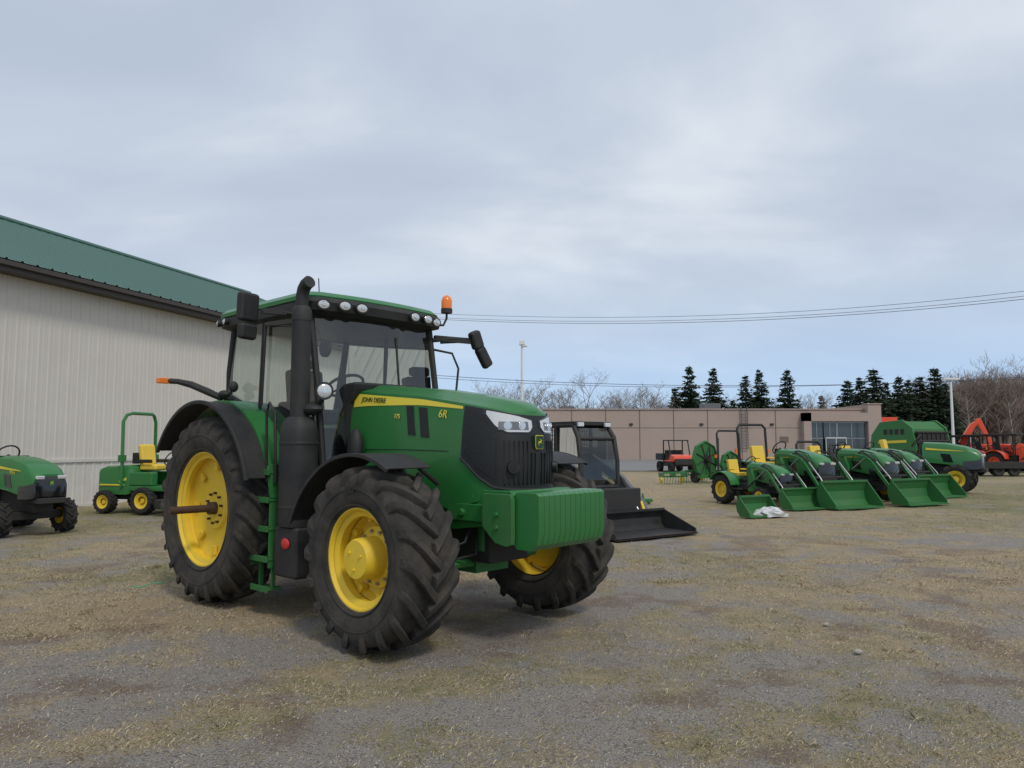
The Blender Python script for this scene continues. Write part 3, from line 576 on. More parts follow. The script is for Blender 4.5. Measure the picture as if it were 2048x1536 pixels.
mb=MB(); mb.box(1.1,1.4,-.5,.5,.4,.8); obj('quick_coupler',mb,'dark',t,bevel=.02)
t=thing('green_attachment','small green attachment standing on the grass behind the black bucket','attachment',(gnd(1268,1008).x,gnd(1268,1008).y,0),R(10))
mb=MB(); mb.box(-.5,.5,-.1,.1,.05,.14); mb.box(-.05,.05,-.1,.5,.1,.16); mb.prism([(.2,.1),(.25,.3),(.3,.1)],-.05,.05)
for k in range(6): mb.box(-.45+k*.17,-.42+k*.17,-.12,.1,.0,.07)
obj('frame',mb,'green',t,bevel=.01)

# ---- round baler
t=thing('round_baler','tall green round baler standing behind the row of tractors','baler',(17.5,33.0,0),R(-66),None,.93)
oc=[(-1.2,.5),(-1.35,1.2),(-1.2,2.2),(-.7,2.8),(.5,2.88),(1.0,2.5),(1.2,1.6),(1.0,.8),(.5,.45)]
for sg in(-1,1):
    mb=MB(); mb.prism(oc,sg*1.14-.04,sg*1.14+.04); obj('side_panel',mb,'green',t,bevel=.02)
mb=MB(); mb.prism([(x*.93,.08+z*.95) for x,z in oc],-1.1,1.1); obj('bale_chamber',mb,'green2',t,bevel=.03)
mb=MB(); mb.box(1.02,1.14,-1.0,1.0,1.0,2.25)
for k in range(7): mb.box(1.0,1.18,-1.0+k*.3,-.95+k*.3,.9,2.3)
for k in range(5): mb.tube([(1.15,-1.1,.7+k*.4),(1.15,1.1,.7+k*.4)],.05,8)
obj('front_roller',mb,'dark',t)
mb=MB(); mb.box(.9,2.6,-.1,.1,.5,.65); mb.box(1.1,1.3,-.9,.9,.35,.5); obj('drawbar',mb,'green2',t)
mb=MB(); mb.prism([(-.8,1.9),(.7,1.95),(.7,1.83),(-.8,1.78)],-1.19,-1.182); obj('stripe',mb,'decal_y',t,smooth=0)
for k in range(4):
    mb=MB(); mb.box(-.5+k*.3,-.3+k*.3,-1.19,-1.181,2.2,2.45); obj('vent',mb,'dark',t,smooth=0)
for sg in(-1,1): wheel(t,-.2,sg*1.35,.45,.35,.22,sg,'yellow',nl=14,lugh=.02,bw=.04,tyre='rubber_d',seg=24,big=False)
# ---- folded rotary mower
t=thing('rotary_mower','green rotary mower with an upright folded round deck left of the compact tractors','mower',(gnd(1418,966).x,gnd(1418,966).y+.3,0),R(-55))
def disc(c,r,th_):
    mb=MB(); mb.lathe([(.01,-th_),(r,-th_),(r*1.02,0),(r,th_),(r*.94,th_),(r*.92,th_*.3),(.01,th_*.3)],8,c=c,axis='x')
    o=obj('deck_wing',mb,'green2',t,smooth=20); mb=MB()
    for k in range(8):
        a=k*math.pi/4+.39; mb.tube([(c[0]+th_*.5,c[1]+.1*cos(a),c[2]+.1*sin(a)),(c[0]+th_*.5,c[1]+r*.9*cos(a),c[2]+r*.9*sin(a))],.03,4)
    mb.tube([(c[0],c[1],c[2]),(c[0]+.22,c[1],c[2])],.15,12); obj('deck_rib',mb,'dark',o)
disc((0,-.1,1.0),.78,.08); disc((.5,.9,.75),.6,.08)
mb=MB(); mb.tube([(.1,-.1,.95),(.3,-.1,.95)],.1,14); mb.box(.24,.28,-.13,-.07,.2,1.5); mb.tube([(.2,.5,.1),(.2,.5,1.9)],.05,6); obj('spindle',mb,'dark',t)
mb=MB(); mb.box(-.3,1.8,.2,.4,.3,.45); mb.box(.0,.2,-.6,1.4,.2,.35); obj('frame',mb,'green2',t)
for y in(-.5,1.3): wheel(t,-.2,y,.25,.16,.12,-1,'dark',nl=10,lugh=.01,bw=.03,tyre='rubber_d',seg=18,big=False)
for u,v,lb,c_ in((1350,968,'low green tined implement on the grass left of the folded rotary mower','green'),(1392,963,'low green implement frame directly in front of the folded rotary mower','green'),(1928,940,'low red tined implement beside the excavator tracks','orange'),(1985,943,'low red tined implement in front of the orange tractors','orange')):
    p=gnd(u,v); t=thing('tined_implement',lb,'implement',(p.x,p.y,0),R(8),None,1. if c_=='green' else 1.6)
    mb=MB(); mb.box(-.5,.5,-.04,.04,.42,.5); mb.box(-.5,.5,.4,.48,.25,.32)
    for k in(-.5,0,.5): mb.box(k-.03,k+.03,-.1,.5,.28,.46)
    for k in range(9): x=-.48+k*.12; mb.tube([(x,-.02,.44),(x,-.12,.2),(x,-.02,0)],.012,4)
    obj('frame',mb,c_,t)
    for k in(-.45,.45):
        mb=MB(); mb.lathe([(.01,-.03),(.13,-.03),(.13,.03),(.01,.03)],14,c=(k,.44,.14),axis='x'); obj('wheel',mb,'yellow' if c_=='green' else 'rubber_d',t)
def utv(label,p,hd,s=1.):
    t=thing('utility_vehicle',label,'utility vehicle',p,hd,None,s)
    mb=MB(); mb.prism([(1.2,.6),(1.35,.75),(1.3,.95),(.7,1.05),(.6,.75),(-.2,.7),(-.2,.62)],-.62,.62); obj('front_body',mb,'orange',t,bevel=.04)
    mb=MB(); mb.box(1.31,1.38,-.55,.55,.45,.80); mb.box(-1.3,1.2,-.55,.55,.35,.6); obj('chassis',mb,'black',t,bevel=.02)
    mb=MB(); mb.box(-1.4,-.3,-.7,.7,.7,1.1); obj('cargo_bed',mb,'black',t,bevel=.03)
    mb=MB()
    for sg in(-1,1): mb.tube([(.8,sg*.6,1.0),(.5,sg*.6,1.85),(-.3,sg*.6,1.85),(-.3,sg*.6,.6)],.04,8)
    mb.box(-.35,.6,-.62,.62,1.84,1.9); obj('roll_cage',mb,'black',t)
    mb=MB(); mb.box(-.25,.25,-.55,.55,.75,.9); mb.box(-.28,-.15,-.55,.55,.9,1.3); obj('seat',mb,'seat',t,bevel=.04)
    for x in(-.85,.95):
        for sg in(-1,1): wheel(t,x,sg*.62,.32,.25,.16,sg,'dark',nl=12,lugh=.02,bw=.04,tyre='rubber_d',seg=20,big=False)
p=gnd(1358,945); utv('small orange utility vehicle with black roll cage in front of the long building',(p.x,p.y+1,0),R(-80))
# ---- excavator
p=gnd(1893,938); t=thing('excavator','orange excavator with raised bent boom at the right, behind the utility tractor','excavator',(p.x,p.y+1,0),R(-15),None,1.15)
for sg in(-1,1):
    mb=MB(); mb.prism([(-1.0,.0),(-1.2,.2),(-1.05,.45),(1.05,.45),(1.2,.2),(1.0,.0)],sg*.75-.2,sg*.75+.2); obj('track',mb,'rubber_d',t,bevel=.05)
mb=MB(); mb.prism([(-1.2,.6),(-1.25,1.3),(-.6,1.5),(-.1,1.5),(.2,.95),(.9,.9),(.9,.6)],-.8,.8); mb.box(-.4,.4,-.5,.5,.4,.6); obj('body',mb,'orange',t,bevel=.06)
mb=MB(); mb.prism([(-.35,1.4),(-.35,2.4),(.45,2.4),(.75,1.7),(.75,.95),(.0,.95)],.0,.78); c_=obj('cab',mb,'gloss',t,bevel=.04)
mb=MB(); mb.box(-.4,.5,-.03,.82,2.4,2.47); obj('cab_roof',mb,'orange',c_,bevel=.02)
mb=MB(); mb.prism([(.8,.8),(.8,1.1),(1.7,2.6),(2.1,2.85),(2.2,2.7),(1.95,2.45),(1.1,.8)],-.45,-.15); obj('boom',mb,'orange',t,bevel=.03)
mb=MB(); mb.prism([(1.95,2.9),(2.25,2.95),(2.95,1.2),(2.75,1.15)],-.42,-.18); obj('dipper_arm',mb,'orange',t,bevel=.03)
mb=MB(); mb.tube([(1.0,-.3,1.3),(1.75,-.3,2.2)],.06,8); obj('hydraulic_cylinder',mb,'dark',t)
mb=MB(); mb.prism([(2.7,1.2),(3.0,1.2),(3.05,.8),(2.8,.6),(2.5,.75)],-.6,0); obj('digging_bucket',mb,'dark',t)
for u,v,hd,lb,cn in((1965,940,-60,'orange tractor with black canopy beside the excavator',True),(2008,943,-60,'orange tractor with black canopy, second from the excavator',True),(2050,946,-60,'orange tractor with black canopy cut off by the right frame edge',True),(1942,934,-30,'orange tractor without canopy half hidden behind the excavator boom',False),(1990,935,-110,'orange tractor without canopy behind the two canopied ones',False)):
    p=gnd(u,v); compact('orange_tractor',lb,(p.x,p.y+2,0),R(hd),1.4,None,load=cn,rops=2.15 if cn else 1.7,rim='orange',paint='orange',canopy=cn)
p=gnd(2010,953); t=thing('flatbed_trailer','low dark flatbed trailer at the right edge in front of the orange machines','trailer',(p.x,p.y+.8,0),R(0))
mb=MB(); mb.box(-1.7,2.2,-.9,.9,.5,.62); mb.box(-1.7,2.2,-.92,-.88,.4,.75); mb.box(-2.6,-1.7,-.05,.05,.45,.55); obj('bed',mb,'dark',t,bevel=.02)
for x in(-.3,.5):
    for sg in(-1,1): wheel(t,x,sg*.75,.3,.2,.17,sg,'dark',nl=10,lugh=.01,bw=.03,tyre='rubber_d',seg=18,big=False)

# ================================================================ BARN
D=Vector((.302,.953,0)); Nn=Vector((-.953,.302,0)); P0=Vector((-11.5,19.9,0)); s0,s1=-16.,19.8; EZ=5.72; RZ=10.15; W=10.
def BP(s,w,z): p=P0+D*s+Nn*w; return (p.x,p.y,z)
t=thing('metal_barn','long beige ribbed metal barn with green roof along the left side','barn',(0,0,0))
def ribbed(z0,z1,off,step=.3):
    a=[];s=s0
    while s<s1-.01:
        for ds,dn in((0,0),(.02,.022),(.05,.022),(.07,0),(.15,0),(.16,.008),(.18,.008),(.19,0)): a.append((s+ds*step/.3,-off-dn))
        s+=step
    a.append((s1,-off)); vs=[BP(x,w,z0) for x,w in a]+[BP(x,w,z1) for x,w in a]; n=len(a)
    return vs,[(i,i+1,n+i+1,n+i) for i in range(n-1)]
mb=MB(); v_,f_=ribbed(1.22,EZ,0,.3); mb.add(v_,f_); mb.add([BP(s0,.02,0),BP(s1,.02,0),BP(s1,.02,EZ),BP(s0,.02,EZ)],[(0,1,2,3)])
for s in(s0,s1): mb.add([BP(s,0.02,0),BP(s,2*W,0),BP(s,2*W,EZ),BP(s,W,RZ-.1),BP(s,.02,EZ)],[(0,1,2,3,4)])
obj('wall',mb,'wall',t,smooth=0)
mb=MB(); v_,f_=ribbed(.05,1.16,.004,.3); mb.add(v_,f_); obj('wainscot',mb,'wall2',t,smooth=0)
mb=MB()
def bbox(a,b,w0,w1,z0,z1):
    vs=[BP(s,w,z) for s in(a,b) for w in(w0,w1) for z in(z0,z1)]; mb.add(vs,[(0,1,3,2),(4,6,7,5),(0,4,5,1),(2,3,7,6),(0,2,6,4),(1,5,7,3)])
bbox(s0,s1,-.05,0.01,1.15,1.23); bbox(s0,s1,-.03,0.01,-.05,.05); obj('wall_trim',mb,'wall2',t)
mb=MB(); bbox(s0-.3,s1+.3,-.50,-.44,EZ-.05,EZ+.22); bbox(s0-.3,s1+.3,-.44,0,EZ-.04,EZ-.01); obj('fascia',mb,'fascia',t)
mb=MB(); bbox(s0-.3,s1+.3,-.62,-.503,EZ+.06,EZ+.17); obj('gutter',mb,'fascia',t)
mb=MB()
for sidew in(0,1):
    a=[];s=s0-.35
    while s<s1+.35:
        a+=[(s,0),(s+.03,.04),(s+.06,.04),(s+.09,0)]; s+=.4
    a.append((s1+.35,0)); n=len(a); w0,w1=(-.6,W) if sidew==0 else (2*W+.6,W); z0=EZ+.2
    vs=[BP(x,w0,z0+h) for x,h in a]+[BP(x,w1,RZ+h) for x,h in a]; mb.add(vs,[(i,i+1,n+i+1,n+i) for i in range(n-1)])
ro_=obj('roof',mb,'roofg',t,smooth=0)
mb=MB(); mb.tube([BP(s0-.4,W,RZ+.05),BP(s1+.4,W,RZ+.05)],.12,6); obj('ridge_cap',mb,'roofg',ro_)

# ================================================================ LONG BUILDING
t=thing('commercial_building','long low taupe precast building with dark glazed entrance across the background','building',(0,80,0))
XL,XR=-6.,37.6; top=5.35
mb=MB(); mb.box(XL,XR,0,25,0,top); mb.box(37.6,39.0,-.8,24,0,5.9); mb.box(30.8,31.6,-.8,0,0,5.0); mb.box(30.8,37.6,-.8,.0,4.1,5.0)
for k in range(11):
    x=XL+1.5+k*3.62
    if x<30: mb.box(x-.05,x+.05,-.02,0.01,0,top-.02,mi=1)
mb.box(XL,30.8,-.02,.01,3.4,3.45,mi=1)
obj('wall',mb,['precast','joint'],t,smooth=0)
mb=MB(); mb.box(XL-.1,37.6,-.12,.3,top,top+.12); mb.box(37.5,39.1,-.9,.3,5.9,6.0); obj('parapet_cap',mb,'precast',t)
for x0,x1 in((31.6,33.0),(33.0,34.4),(34.5,37.5)):
    mb=MB(); mb.box(x0+.04,x1-.04,-.3,-.25,.1,4.0); w_=obj('window',mb,'wglass',t)
    mb=MB()
    for x in(x0,x1,(x0+x1)/2): mb.box(x-.04,x+.04,-.35,-.24,.1,4.0)
    for z in(.1,2.3,4.0): mb.box(x0,x1,-.35,-.24,z-.04,z+.04)
    obj('window_frame',mb,'steel',w_)
mb=MB(); mb.box(33.2,35.3,-.5,-.36,.05,2.35); d_=obj('entrance_door',mb,'wglass',t)
mb=MB(); mb.box(34.22,34.28,-.55,-.5,.05,2.35); mb.box(33.15,35.35,-.55,-.5,2.3,2.4); mb.box(33.15,33.2,-.55,-.5,.05,2.35); mb.box(35.3,35.35,-.55,-.5,.05,2.35); obj('door_frame',mb,'white',d_)
for x in(9.1,10.2):
    mb=MB(); mb.box(x,x+.9,-.06,.0,0,2.1); obj('door',mb,'dark' if x<10 else 'joint',t)
mb=MB()
for z in np.arange(1.2,5.2,.3): mb.box(24.4,25.0,-.25,-.2,z,z+.05)
mb.box(24.35,24.42,-.27,-.18,1.2,5.6); mb.box(25.0,25.07,-.27,-.18,1.2,5.6); obj('roof_ladder',mb,'grey',t)
for a,b,h in((21.5,23.4,.9),(5.5,7.,.6)):
    mb=MB(); mb.box(a,b,4,6,top,top+h); obj('rooftop_unit',mb,'grey',t,bevel=.03)
for x in(12.5,20.,27.5):
    mb=MB(); mb.box(x,x+.35,-.15,-.0,3.7,3.9); obj('wall_light',mb,'dark',t)
mb=MB(); mb.box(28.5,29.4,-.05,-.0,1.9,2.5); obj('wall_vent',mb,'joint',t)
mb=MB(); mb.box(-1.1,1.1,-.1,.1,2.7,3.5); mb.box(-.9,-.8,-.05,.05,-1.2,2.7); mb.box(.8,.9,-.05,.05,-1.2,2.7)
tag(obj('orange_sign',mb,'orange',loc=(aty(1775,850,84).x,84,1.2),bevel=.02),'orange sign board beside the right end of the long building','sign')
mb=MB(); tag(obj('container',mb.prism([(-1,0),(-1.1,1.4),(1.1,1.4),(1,0)],-.7,.7),'dark',loc=(7.1,70,0),bevel=.05),'dark container standing in front of the left end of the long building','container')

p=aty(1044,760,62); t=thing('light_pole','white parking lot light pole rising above the tractor hood','light pole',(p.x,62,0))
mb=MB(); mb.tube([(0,0,0),(0,0,9.9)],[.14,.09],10); obj('pole',mb,'white',t)
mb=MB(); mb.box(-.22,.22,-.25,.25,9.9,10.25); mb.box(.0,.42,-.2,.2,9.75,9.9); obj('lamp_head',mb,'white',t,bevel=.02)
p=aty(1903,800,70); t=thing('light_pole','white light pole with twin heads standing above the orange machines','light pole',(p.x,70,0))
mb=MB(); mb.tube([(0,0,0),(0,0,7.7)],[.14,.10],10); obj('pole',mb,'white',t)
mb=MB(); mb.box(-.75,.75,-.2,.2,7.68,7.85); obj('lamp_head',mb,'white',t,bevel=.02)
up=aty(822,760,58); t=thing('utility_pole','wooden utility pole seen through the cab glass of the big tractor','utility pole',(up.x,58,0))
mb=MB(); mb.tube([(0,0,0),(0,0,12.3)],[.17,.11],8); obj('pole',mb,'wood',t)
for a,z in((1.1,11.7),(.9,7.6)):
    mb=MB(); mb.box(-a,a,-.06,.06,z,z+.13); obj('crossarm',mb,'wood',t)
mb=MB(); mb.tube([(.35,0,10.2),(.35,0,11.)],.22,12); obj('transformer',mb,'grey',t)
def wire3(pp,Y0,Y1,r,label):
    co=np.polyfit([q[0] for q in pp],[q[1] for q in pp],3); pts=[]
    for i in range(28):
        k=i/27; Y=Y0+(Y1-Y0)*k; X0=(pp[0][0]-1024)/F*Y0; X1=(pp[-1][0]-1024)/F*Y1; X=X0+(X1-X0)*k; u=1024+X/Y*F; pts.append(aty(u,float(np.polyval(co,u)),Y))
    mb=MB(); mb.tube(pts,r,5); tag(obj('overhead_wire',mb,'wire'),label,'wire')
wire3([(822,625),(1100,633),(1500,629),(2048,581),(2200,563)],58,34,.012,'topmost overhead wire crossing the sky at the right')
wire3([(822,633),(1100,641),(1500,637),(2048,591),(2200,574)],58,34,.012,'middle overhead wire crossing the sky, just below the topmost one')
wire3([(822,636),(1100,645),(1500,642),(2048,597),(2200,581)],58,34,.014,'third overhead wire, thickest of the upper bundle across the sky')
wire3([(822,747),(1200,767),(1500,772),(2048,757),(2200,750)],58,60,.02,'low overhead wire passing in front of the evergreen trees')
wire3([(822,752),(1200,771),(1500,775),(2048,753),(2200,745)],58,60,.016,'lowest thin overhead wire just above the building roof')

# ================================================================ TREES
def conifer(seed,Ht,Rm):
    r=random.Random(seed); mb=MB(); L=int(Ht*3.4)
    for j in range(L):
        z=.8+(Ht-.9)*j/L+r.uniform(-.15,.15); ph=(z/Ht); rad=Rm*(1-ph)**.78*(.75+.45*r.random())+.12; nb=int(9+9*(1-ph))
        for b in range(nb):
            az=r.uniform(0,6.28); ln=rad*r.uniform(.5,1.15); dz=-.18*ln+r.uniform(-.2,.3); steps=max(2,int(ln/.36))
            for k in range(steps):
                t=(k+.6)/steps; c=Vector((cos(az)*ln*t,sin(az)*ln*t,z+dz*t*t+.2*t)); sz=(.30+.38*(1-ph))*(1.2-.45*t)
                for q in range(2):
                    d1=Vector((cos(az)+r.uniform(-.7,.7),sin(az)+r.uniform(-.7,.7),r.uniform(-.8,.5)))*sz; d2=Vector((-sin(az),cos(az),r.uniform(-1.2,1.2)))*sz*r.uniform(.5,.9)
                    n=len(mb.v); mb.v+=[tuple(c-d2*.5),tuple(c+d1*.7-d2*.15),tuple(c+d1+d2*.3),tuple(c+d2*.6-d1*.2)]; mb.f.append((n,n+1,n+2,n+3)); mb.m.append(0)
    n=len(mb.v); mb.v+=[(-.10,0,Ht-1),(.10,0,Ht-1),(0,.05,Ht+.3)]; mb.f.append((n,n+1,n+2)); mb.m.append(0)
    return mb
def conifer_thing(seed,Ht,Rm,loc,label):
    t=thing('evergreen_tree',label,'tree',loc,0); mb=MB(); mb.tube([(0,0,0),(.05,0,Ht*.5),(0,0,Ht)],[.22,.13,.03],7); obj('trunk',mb,'bark',t)
    obj('crown',conifer(seed,Ht,Rm),'needle',t,smooth=0,recalc=False); return t
def bare(seed,Ht,col,loc,label,group,spread=.55,name='bare_tree'):
    r=random.Random(seed); tk=MB(); cr=MB()
    def grow(p,d,ln,rad,dep):
        n=3 if dep<3 else 2; pts=[p]; q=p.copy(); dd=d.copy()
        for k in range(n):
            dd=(dd+Vector((r.uniform(-.18,.18),r.uniform(-.18,.18),r.uniform(-.02,.14)))).normalized(); q=q+dd*ln/n; pts.append(q.copy())
        (tk if dep==0 else cr).tube(pts,[rad*(1-.45*i/n) for i in range(n+1)],6 if dep==0 else (4 if dep<3 else 3))
        if dep>=5: return
        kids=(6 if dep==0 else 4 if dep<3 else 3)
        for k in range(kids):
            t=r.uniform(.35,1.) if k else 1.; i=min(n-1,int(t*n)); b=pts[i].lerp(pts[i+1],t*n-i)
            ax=Vector((r.uniform(-1,1),r.uniform(-1,1),r.uniform(-.1,.6))).normalized(); nd=(dd*(1-spread)+ax*spread*1.25).normalized(); nd.z=abs(nd.z)*.8+.12
            grow(b,nd.normalized(),ln*r.uniform(.55,.75),max(.013,rad*.5),dep+1)
    grow(Vector((0,0,0)),Vector((0,0,1)),Ht*.42,Ht*.016,0)
    t=thing(name,label,'tree',loc,0,group); obj('trunk',tk,'bark',t,smooth=0,recalc=False); obj('crown',cr,col,t,smooth=0,recalc=False); return t
vari=[]
specs=[(1350,775,'small evergreen at the left end of the leftmost evergreen clump'),(1378,731,'tall evergreen in the middle of the leftmost clump above the building'),(1426,737,'evergreen at the right end of the leftmost clump'),(1466,800,'very short evergreen just right of the leftmost clump'),
(1490,750,'evergreen on the left of the middle pair'),(1518,740,'evergreen on the right of the middle pair'),(1574,738,'lone pointed evergreen above the middle of the building roof'),(1642,790,'small evergreen standing alone left of the entrance'),
(1694,760,'evergreen at the left end of the big right hand clump'),(1720,756,'second evergreen of the big right hand clump'),(1746,737,'tallest evergreen above the right end of the building'),(1770,763,'evergreen just right of the tallest one above the entrance'),(1797,752,'narrow evergreen left of the twin headed light pole'),(1815,760,'thin evergreen in the gap right of the building'),(1838,752,'evergreen halfway between the building and the light pole'),(1868,735,'tall evergreen touching the twin headed light pole'),(1888,765,'short evergreen right behind the twin headed light pole')]
for i,(u,v,lb) in enumerate(specs):
    Y=(118 if u<1680 else 104)+((i*37)%9); p=aty(u,v,Y); Ht=p.z
    wid=.33 if i not in(11,12,13) else .28
    if i<5: t=conifer_thing(20+i,Ht,Ht*.27,(p.x,Y,0),lb); vari.append((t,Ht))
    else:
        src,h0=vari[(1,2,4,1)[i%4]]; k=Ht/h0; q=k*wid/.33*(1.3 if u>1680 else 1); dup(src,(p.x,Y,0),rnd.uniform(0,6),(q,q,k),lb)
bv=[]
bs=[(905,775),(1000,760),(1035,765),(1085,750),(1125,765),(1165,745),(1205,775),(1240,782),(1275,757),(1305,785),(1340,782),(1455,790),(1610,775),(1635,785),(1660,790),(1240,795),(1190,790),(1015,780),(1550,780),(960,765)]
gA='bare trees beyond the building'
for i,(u,v) in enumerate(bs):
    Y=115+((i*29)%17); p=aty(u,v,Y); lb='leafless grey tree, one of many beyond the long building'
    if i<4: t=bare(40+i,p.z,'twig',(p.x,Y,0),lb,gA); bv.append((t,p.z))
    else: src,h0=bv[i%4]; dup(src,(p.x,Y,0),rnd.uniform(0,6),p.z/h0*1.05)
rv=[]; gB='bare trees at the right'
for i in range(60):
    u=1775+ (i*53%300)+rnd.uniform(-6,6); Y=114+ (i*31%26); vt=np.interp(u,[1770,1850,1930,1975,2048],[790,770,748,722,732])+rnd.uniform(0,45)
    p=aty(u,vt,Y)
    if i<3: t=bare(60+i,p.z,'twig2' if i<2 else 'twig',(p.x,Y,0),'leafless brownish tree in the thicket at the right edge',gB,.5); rv.append((t,p.z))
    else: src,h0=rv[i%3]; dup(src,(p.x,Y,0),rnd.uniform(0,6),p.z/h0*1.05)
for i,(u,v,lb) in enumerate(((1936,800,'pale birch just right of the twin headed pole'),(2020,805,'pale slender birch near the right frame edge'))):
    Y=82; p=aty(u,v,Y); t=thing('birch_tree',lb,'tree',(p.x,Y,0)); mb=MB(); mb.tube([(0,0,0),(.1,0,p.z*.5),(-.2,0,p.z)],[.07,.05,.02],6); obj('trunk',mb,'birch',t)
    mb=MB(); r=random.Random(i)
    for k in range(80):
        z=r.uniform(.4,.98)*p.z; a=r.uniform(0,6.28); l=r.uniform(.5,1.6); mb.tube([(0,0,z),(cos(a)*l,sin(a)*l,z+l*.9)],[.025,.01],3)
    obj('crown',mb,'twig',t,smooth=0,recalc=False)
r=random.Random(5); mb=MB()
def stick(x,y,h,w,lean):
    n=len(mb.v); mb.v+=[(x-w,y,0),(x+w,y,0),(x+lean+w*.3,y,h),(x+lean-w*.3,y,h)]; mb.f.append((n,n+1,n+2,n+3)); mb.m.append(0)
for i in range(8000):
    x=r.uniform(-60,175); y=r.uniform(150,170); h=r.uniform(4,9.5) if x<70 else r.uniform(4,12); stick(x,y,h*(.8+.2*sin(x*.3)),.07,r.uniform(-1.5,1.5))
for i in range(4000):
    x=r.uniform(-80,190); y=r.uniform(171,180); stick(x,y,r.uniform(3,8),.25,r.uniform(-1,1))
struct(tag(obj('distant_wood',mb,'twig',smooth=0,recalc=False),'distant leafless wood along the horizon','wood'),'stuff')

# ================================================================ GROUND
tab=rs.rand(512,512)
def vn(x,y,sc_,o=0):
    x=x*sc_+o*17.3+1000; y=y*sc_+o*9.1+1000; xi=np.floor(x).astype(int); yi=np.floor(y).astype(int); fx=x-xi; fy=y-yi; fx=fx*fx*(3-2*fx); fy=fy*fy*(3-2*fy)
    g=lambda a,b: tab[a%512,b%512]
    return (g(xi,yi)*(1-fx)+g(xi+1,yi)*fx)*(1-fy)+(g(xi,yi+1)*(1-fx)+g(xi+1,yi+1)*fx)*fy
def fbm(x,y,s,o=0,n=4):
    t=0;a=.5
    for k in range(n): t=t+a*vn(x,y,s*2**k,o+k); a*=.5
    return t/(1-.5**n)
def veg(x,y):
    x=np.asarray(x,float); y=np.asarray(y,float)
    c=np.interp(y,[3,8,14,20,40],[-.8,.8,3.2,5.0,7]); wd=np.interp(y,[3,8,14,20,40],[3.6,2.6,1.8,1.4,1.0])
    tr=np.exp(-((x-c)/wd)**2)
    return np.clip(.5+1.4*(fbm(x,y,.55,1)-.5)+1.8*(fbm(x,y,2.5,5)-.5)-.26*tr+.22+.3*np.clip((y-11)/9,0,1),0,1)
def green(x,y): return (fbm(x,y,.30,31)-.5)*.9+.42+.16*np.clip((np.abs(x-2)-3)/6,0,1)*np.clip((y-7)/6,0,1)
def soil(x,y): return np.clip((fbm(x,y,.6,11)-.5)*3.2+(fbm(x,y,2.6,14)-.5)*3.5,0,1)*np.clip(1.3-y/25,0.3,1)
def hgt(x,y): return (fbm(x,y,.9,21)-.5)*.05+(fbm(x,y,4,25)-.5)*.02-.012
def axis(a,b,step,far,g=1.22):
    c=list(np.arange(a,b+step/2,step)); s=step
    while c[-1]<far: s*=g; c.append(c[-1]+s)
    s=step
    while c[0]>-far: s*=g; c.insert(0,c[0]-s)
    return np.array(c)
gx=axis(-12,14,.085,900); gy=axis(2.4,20,.085,1000)
X,Y=np.meshgrid(gx,gy); Z=hgt(X,Y)*np.clip(1-(np.hypot(X,Y)-30)/20,0,1); nx,ny=len(gx),len(gy)
me=bpy.data.meshes.new('ground'); V=np.stack([X,Y,Z],-1).reshape(-1,3); idx=np.arange(nx*ny).reshape(ny,nx)
Fq=np.stack([idx[:-1,:-1],idx[:-1,1:],idx[1:,1:],idx[1:,:-1]],-1).reshape(-1,4)
me.from_pydata(V.tolist(),[],Fq.tolist()); me.polygons.foreach_set('use_smooth',[True]*len(me.polygons))
at=me.color_attributes.new('mixmap','FLOAT_COLOR','POINT'); g_=veg(X,Y).ravel(); s_=soil(X,Y).ravel(); gr=green(X,Y).ravel()
at.data.foreach_set('color',np.stack([g_,s_,gr,np.ones_like(g_)],-1).ravel().astype(np.float32))
gm=bpy.data.materials.new('ground_mix'); gm.use_nodes=True; nt=gm.node_tree; b=nt.nodes['Principled BSDF']; b.inputs['Roughness'].default_value=.95; b.inputs['Specular IOR Level'].default_value=.2
N_=nt.nodes.new; Lk=nt.links.new
tc=N_('ShaderNodeTexCoord'); att=N_('ShaderNodeAttribute'); att.attribute_name='mixmap'; sp=N_('ShaderNodeSeparateColor'); Lk(att.outputs['Color'],sp.inputs[0])
def noise(s,d=5,r_=.6):
    n=N_('ShaderNodeTexNoise'); n.inputs['Scale'].default_value=s; n.inputs['Detail'].default_value=d; n.inputs['Roughness'].default_value=r_; Lk(tc.outputs['Object'],n.inputs['Vector']); return n.outputs[0]
def ramp(src,stops):
    r_=N_('ShaderNodeValToRGB'); e=r_.color_ramp.elements
    while len(e)<len(stops): e.new(.5)
    for k,(p_,c_) in enumerate(stops): e[k].position=p_; e[k].color=(*c_,1)
    Lk(src,r_.inputs[0]); return r_.outputs[0]
def mix(f,a,b_):
    m_=N_('ShaderNodeMix'); m_.data_type='RGBA'; Lk(f,m_.inputs[0]); Lk(a,m_.inputs[6]); Lk(b_,m_.inputs[7]); return m_.outputs[2]
def mrange(src,a,b_,c_=0,d_=1):
    m_=N_('ShaderNodeMapRange'); Lk(src,m_.inputs[0])
    for k,q in enumerate((a,b_,c_,d_)): m_.inputs[k+1].default_value=q
    return m_.outputs[0]
def madd(a,b_,op='ADD'):
    m_=N_('ShaderNodeMath'); m_.operation=op; Lk(a,m_.inputs[0])
    if isinstance(b_,(int,float)): m_.inputs[1].default_value=b_
    else: Lk(b_,m_.inputs[1])
    return m_.outputs[0]
vor=N_('ShaderNodeTexVoronoi'); vor.inputs['Scale'].default_value=70; Lk(tc.outputs['Object'],vor.inputs['Vector'])
grav=ramp(vor.outputs['Distance'],[(0,(.47,.44,.41)),(.35,(.33,.305,.28)),(.75,(.13,.112,.095))])
gravv=mix(mrange(noise(14,3),.35,.7),grav,ramp(noise(130,4,.8),[(.3,(.15,.125,.10)),(.55,(.33,.30,.265)),(.75,(.50,.46,.41))]))
